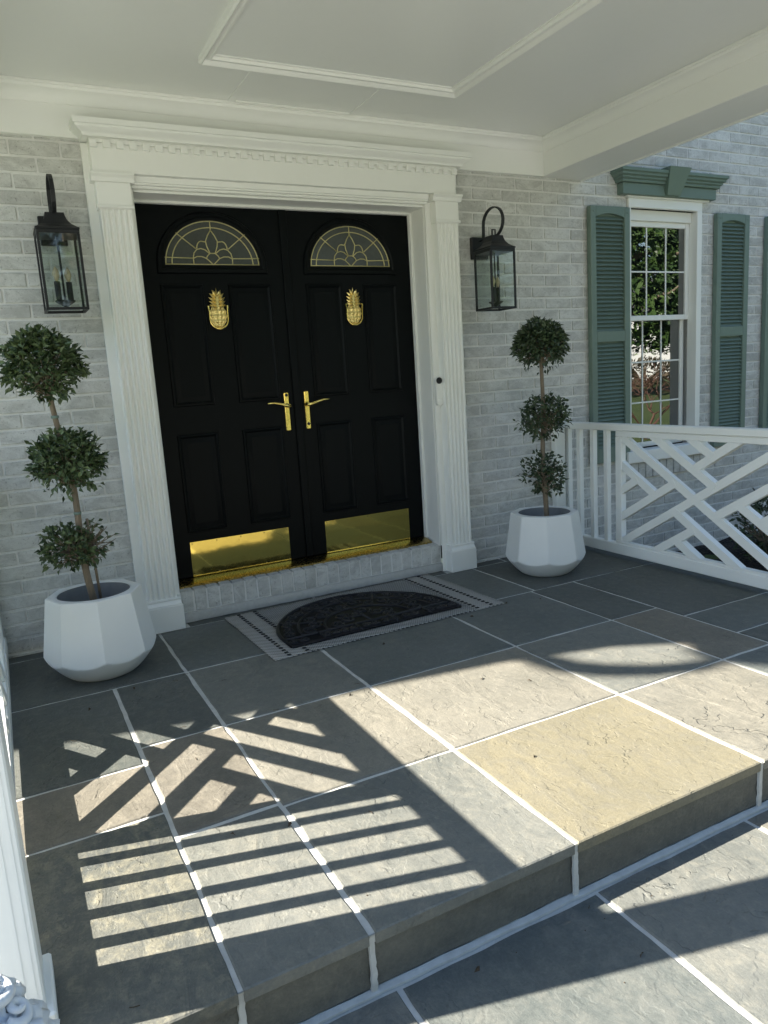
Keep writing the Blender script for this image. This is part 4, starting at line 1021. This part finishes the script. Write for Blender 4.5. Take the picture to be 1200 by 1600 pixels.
tree(6.5, -27, 14, 5.6, 'broad evergreen tree far in front of the doors', 3)
tree(1.3, -23, 16, 5.6, 'tallest evergreen tree directly across the lawn from the doors', 8)
tree(-5.5, -24, 13, 5.2, 'evergreen tree across the lawn straight ahead of the left planter', 5)
tree(-13, -25, 14, 5.6, 'spreading evergreen tree across the lawn on the left', 4)
tree(33, -8, 13, 5.0, 'evergreen tree furthest right along the lawn edge', 6)
nh = empty('neighbour_house', (50, -42, -.24)); tag(nh, 'white neighbouring house mirrored in the lower window sash', 'house')
NW = m_plain('white_siding', (.78, .79, .78), .6, 0, .2, 6, .05)
ROOFM = m_plain('grey_roof', (.09, .09, .095), .9, 0, .5, 8, .2)
HR = Matrix.Rotation(R(-40), 4, 'Z'); HO = Vector((50, -42, -.24))
def hpart(m, name, mat, parent): m.v = [tuple(HO + HR @ Vector(v)) for v in m.v]; return m.build(name, mat, parent)
w_ = hpart(MB().box(-8, 8, -4, 4, 0, 5.2), 'wall', NW, nh)
rf = hpart(MB().prism([(-4.6, 5.1), (4.6, 5.1), (0, 8)], 'x', -8.4, 8.4), 'roof', ROOFM, nh)
for xx in (-6, -3, 0, 3, 6):
    for zz in (1, 3.4): hpart(MB().box(xx - .5, xx + .5, 3.9, 4.05, zz, zz + 1.4), 'window', WGLASS, nh)
for hk, (hx_, hy_) in enumerate(((33, -28.5), (37, -26), (29, -31.5))):
    bush('brown_hedge', (hx_, hy_, .35), 3.2, .85, 1500, .25, TWIGLEAF, ('middle', 'right-hand', 'left-hand')[hk] + ' brown winter hedge below the white house, seen only in the window', 'hedge', 'brown hedges across the lawn', seed=9 + hk)
bs = empty('bare_shrub', (9.2, -6.0, -.24)); tag(bs, 'leafless reddish ornamental shrub on the lawn, mirrored in the lower sash', 'shrub'); tw = MB(); rnd = random.Random(12)
def branch(p, d, L, r, k):
    e = p + d * L + Vector((rnd.gauss(0, .04), rnd.gauss(0, .04), 0)); tw.tube([p, p.lerp(e, .5) + Vector((rnd.gauss(0, .02),) * 3), e], [r, r * .85, r * .7], 5)
    if k:
        for _ in range(3): branch(e, (d + Vector((rnd.gauss(0, .5), rnd.gauss(0, .5), rnd.gauss(.05, .3)))).normalized(), L * rnd.uniform(.6, .85), r * .6, k - 1)
for k in range(3): branch(Vector((9.2, -6.0, -.24)), Vector((rnd.gauss(0, .45), rnd.gauss(0, .45), 1)).normalized(), .5, .028, 4)
tw.build('twigs', REDTWIG, bs)
bounce = MB().box(-40, 3, -15.5, -9.6, -.3, -.205).build('bounce_slab', m_plain('bounce_slab_concrete', (.42, .41, .38), .85, 0, .3, 8, .12)); tag(bounce, 'added pale concrete slab behind the viewer, bouncing sunlight onto the porch', 'bounce_slab', kind='structure')  # added pale ground slab, throws sunlight back at the porch walls and ceiling

# ------------------------------------------------------------------ grit, seeds and bits of leaf blown onto the paving
lit = MB(); rnd = random.Random(77)
for i in range(120):
    if i % 3: x, y, z = rnd.uniform(-1.6, 1.7), rnd.uniform(-2.5, -.75), .0012
    else: x, y, z = rnd.uniform(-1.4, 1.2), rnd.choice((-2.6, rnd.uniform(-3.1, -2.6))) - rnd.uniform(0, .06), HZ + .0012
    k = rnd.random(); a = rnd.uniform(0, 6.28)
    if k < .75:
        q = rnd.uniform(.0012, .0027); lit.add([(x + q * math.cos(a + t) * rnd.uniform(.6, 1.2), y + q * math.sin(a + t) * rnd.uniform(.6, 1.2), z) for t in (0, 1.3, 2.6, 3.9, 5.1)] + [(x, y, z + q * .8)], [(j, (j + 1) % 5, 5) for j in range(5)])
    elif k < .9:
        L = rnd.uniform(.012, .03); lit.tube([(x, y, z + .001), (x + L * .5 * math.cos(a), y + L * .5 * math.sin(a), z + .0025), (x + L * math.cos(a + .3), y + L * math.sin(a + .3), z + .001)], .0009, 4)
    else: random.seed(i); leaf_bits(lit, Vector((x, y, z + .003)), Vector((math.cos(a), math.sin(a), .05)), .022, .011, 0)
lit = lit.build('leaf_litter', m_plain('dry_litter', (.06, .04, .022), .9, 0, .2, 200, .6)); tag(lit, 'scattered grit and dry leaf bits on the paving', 'debris', kind='stuff')
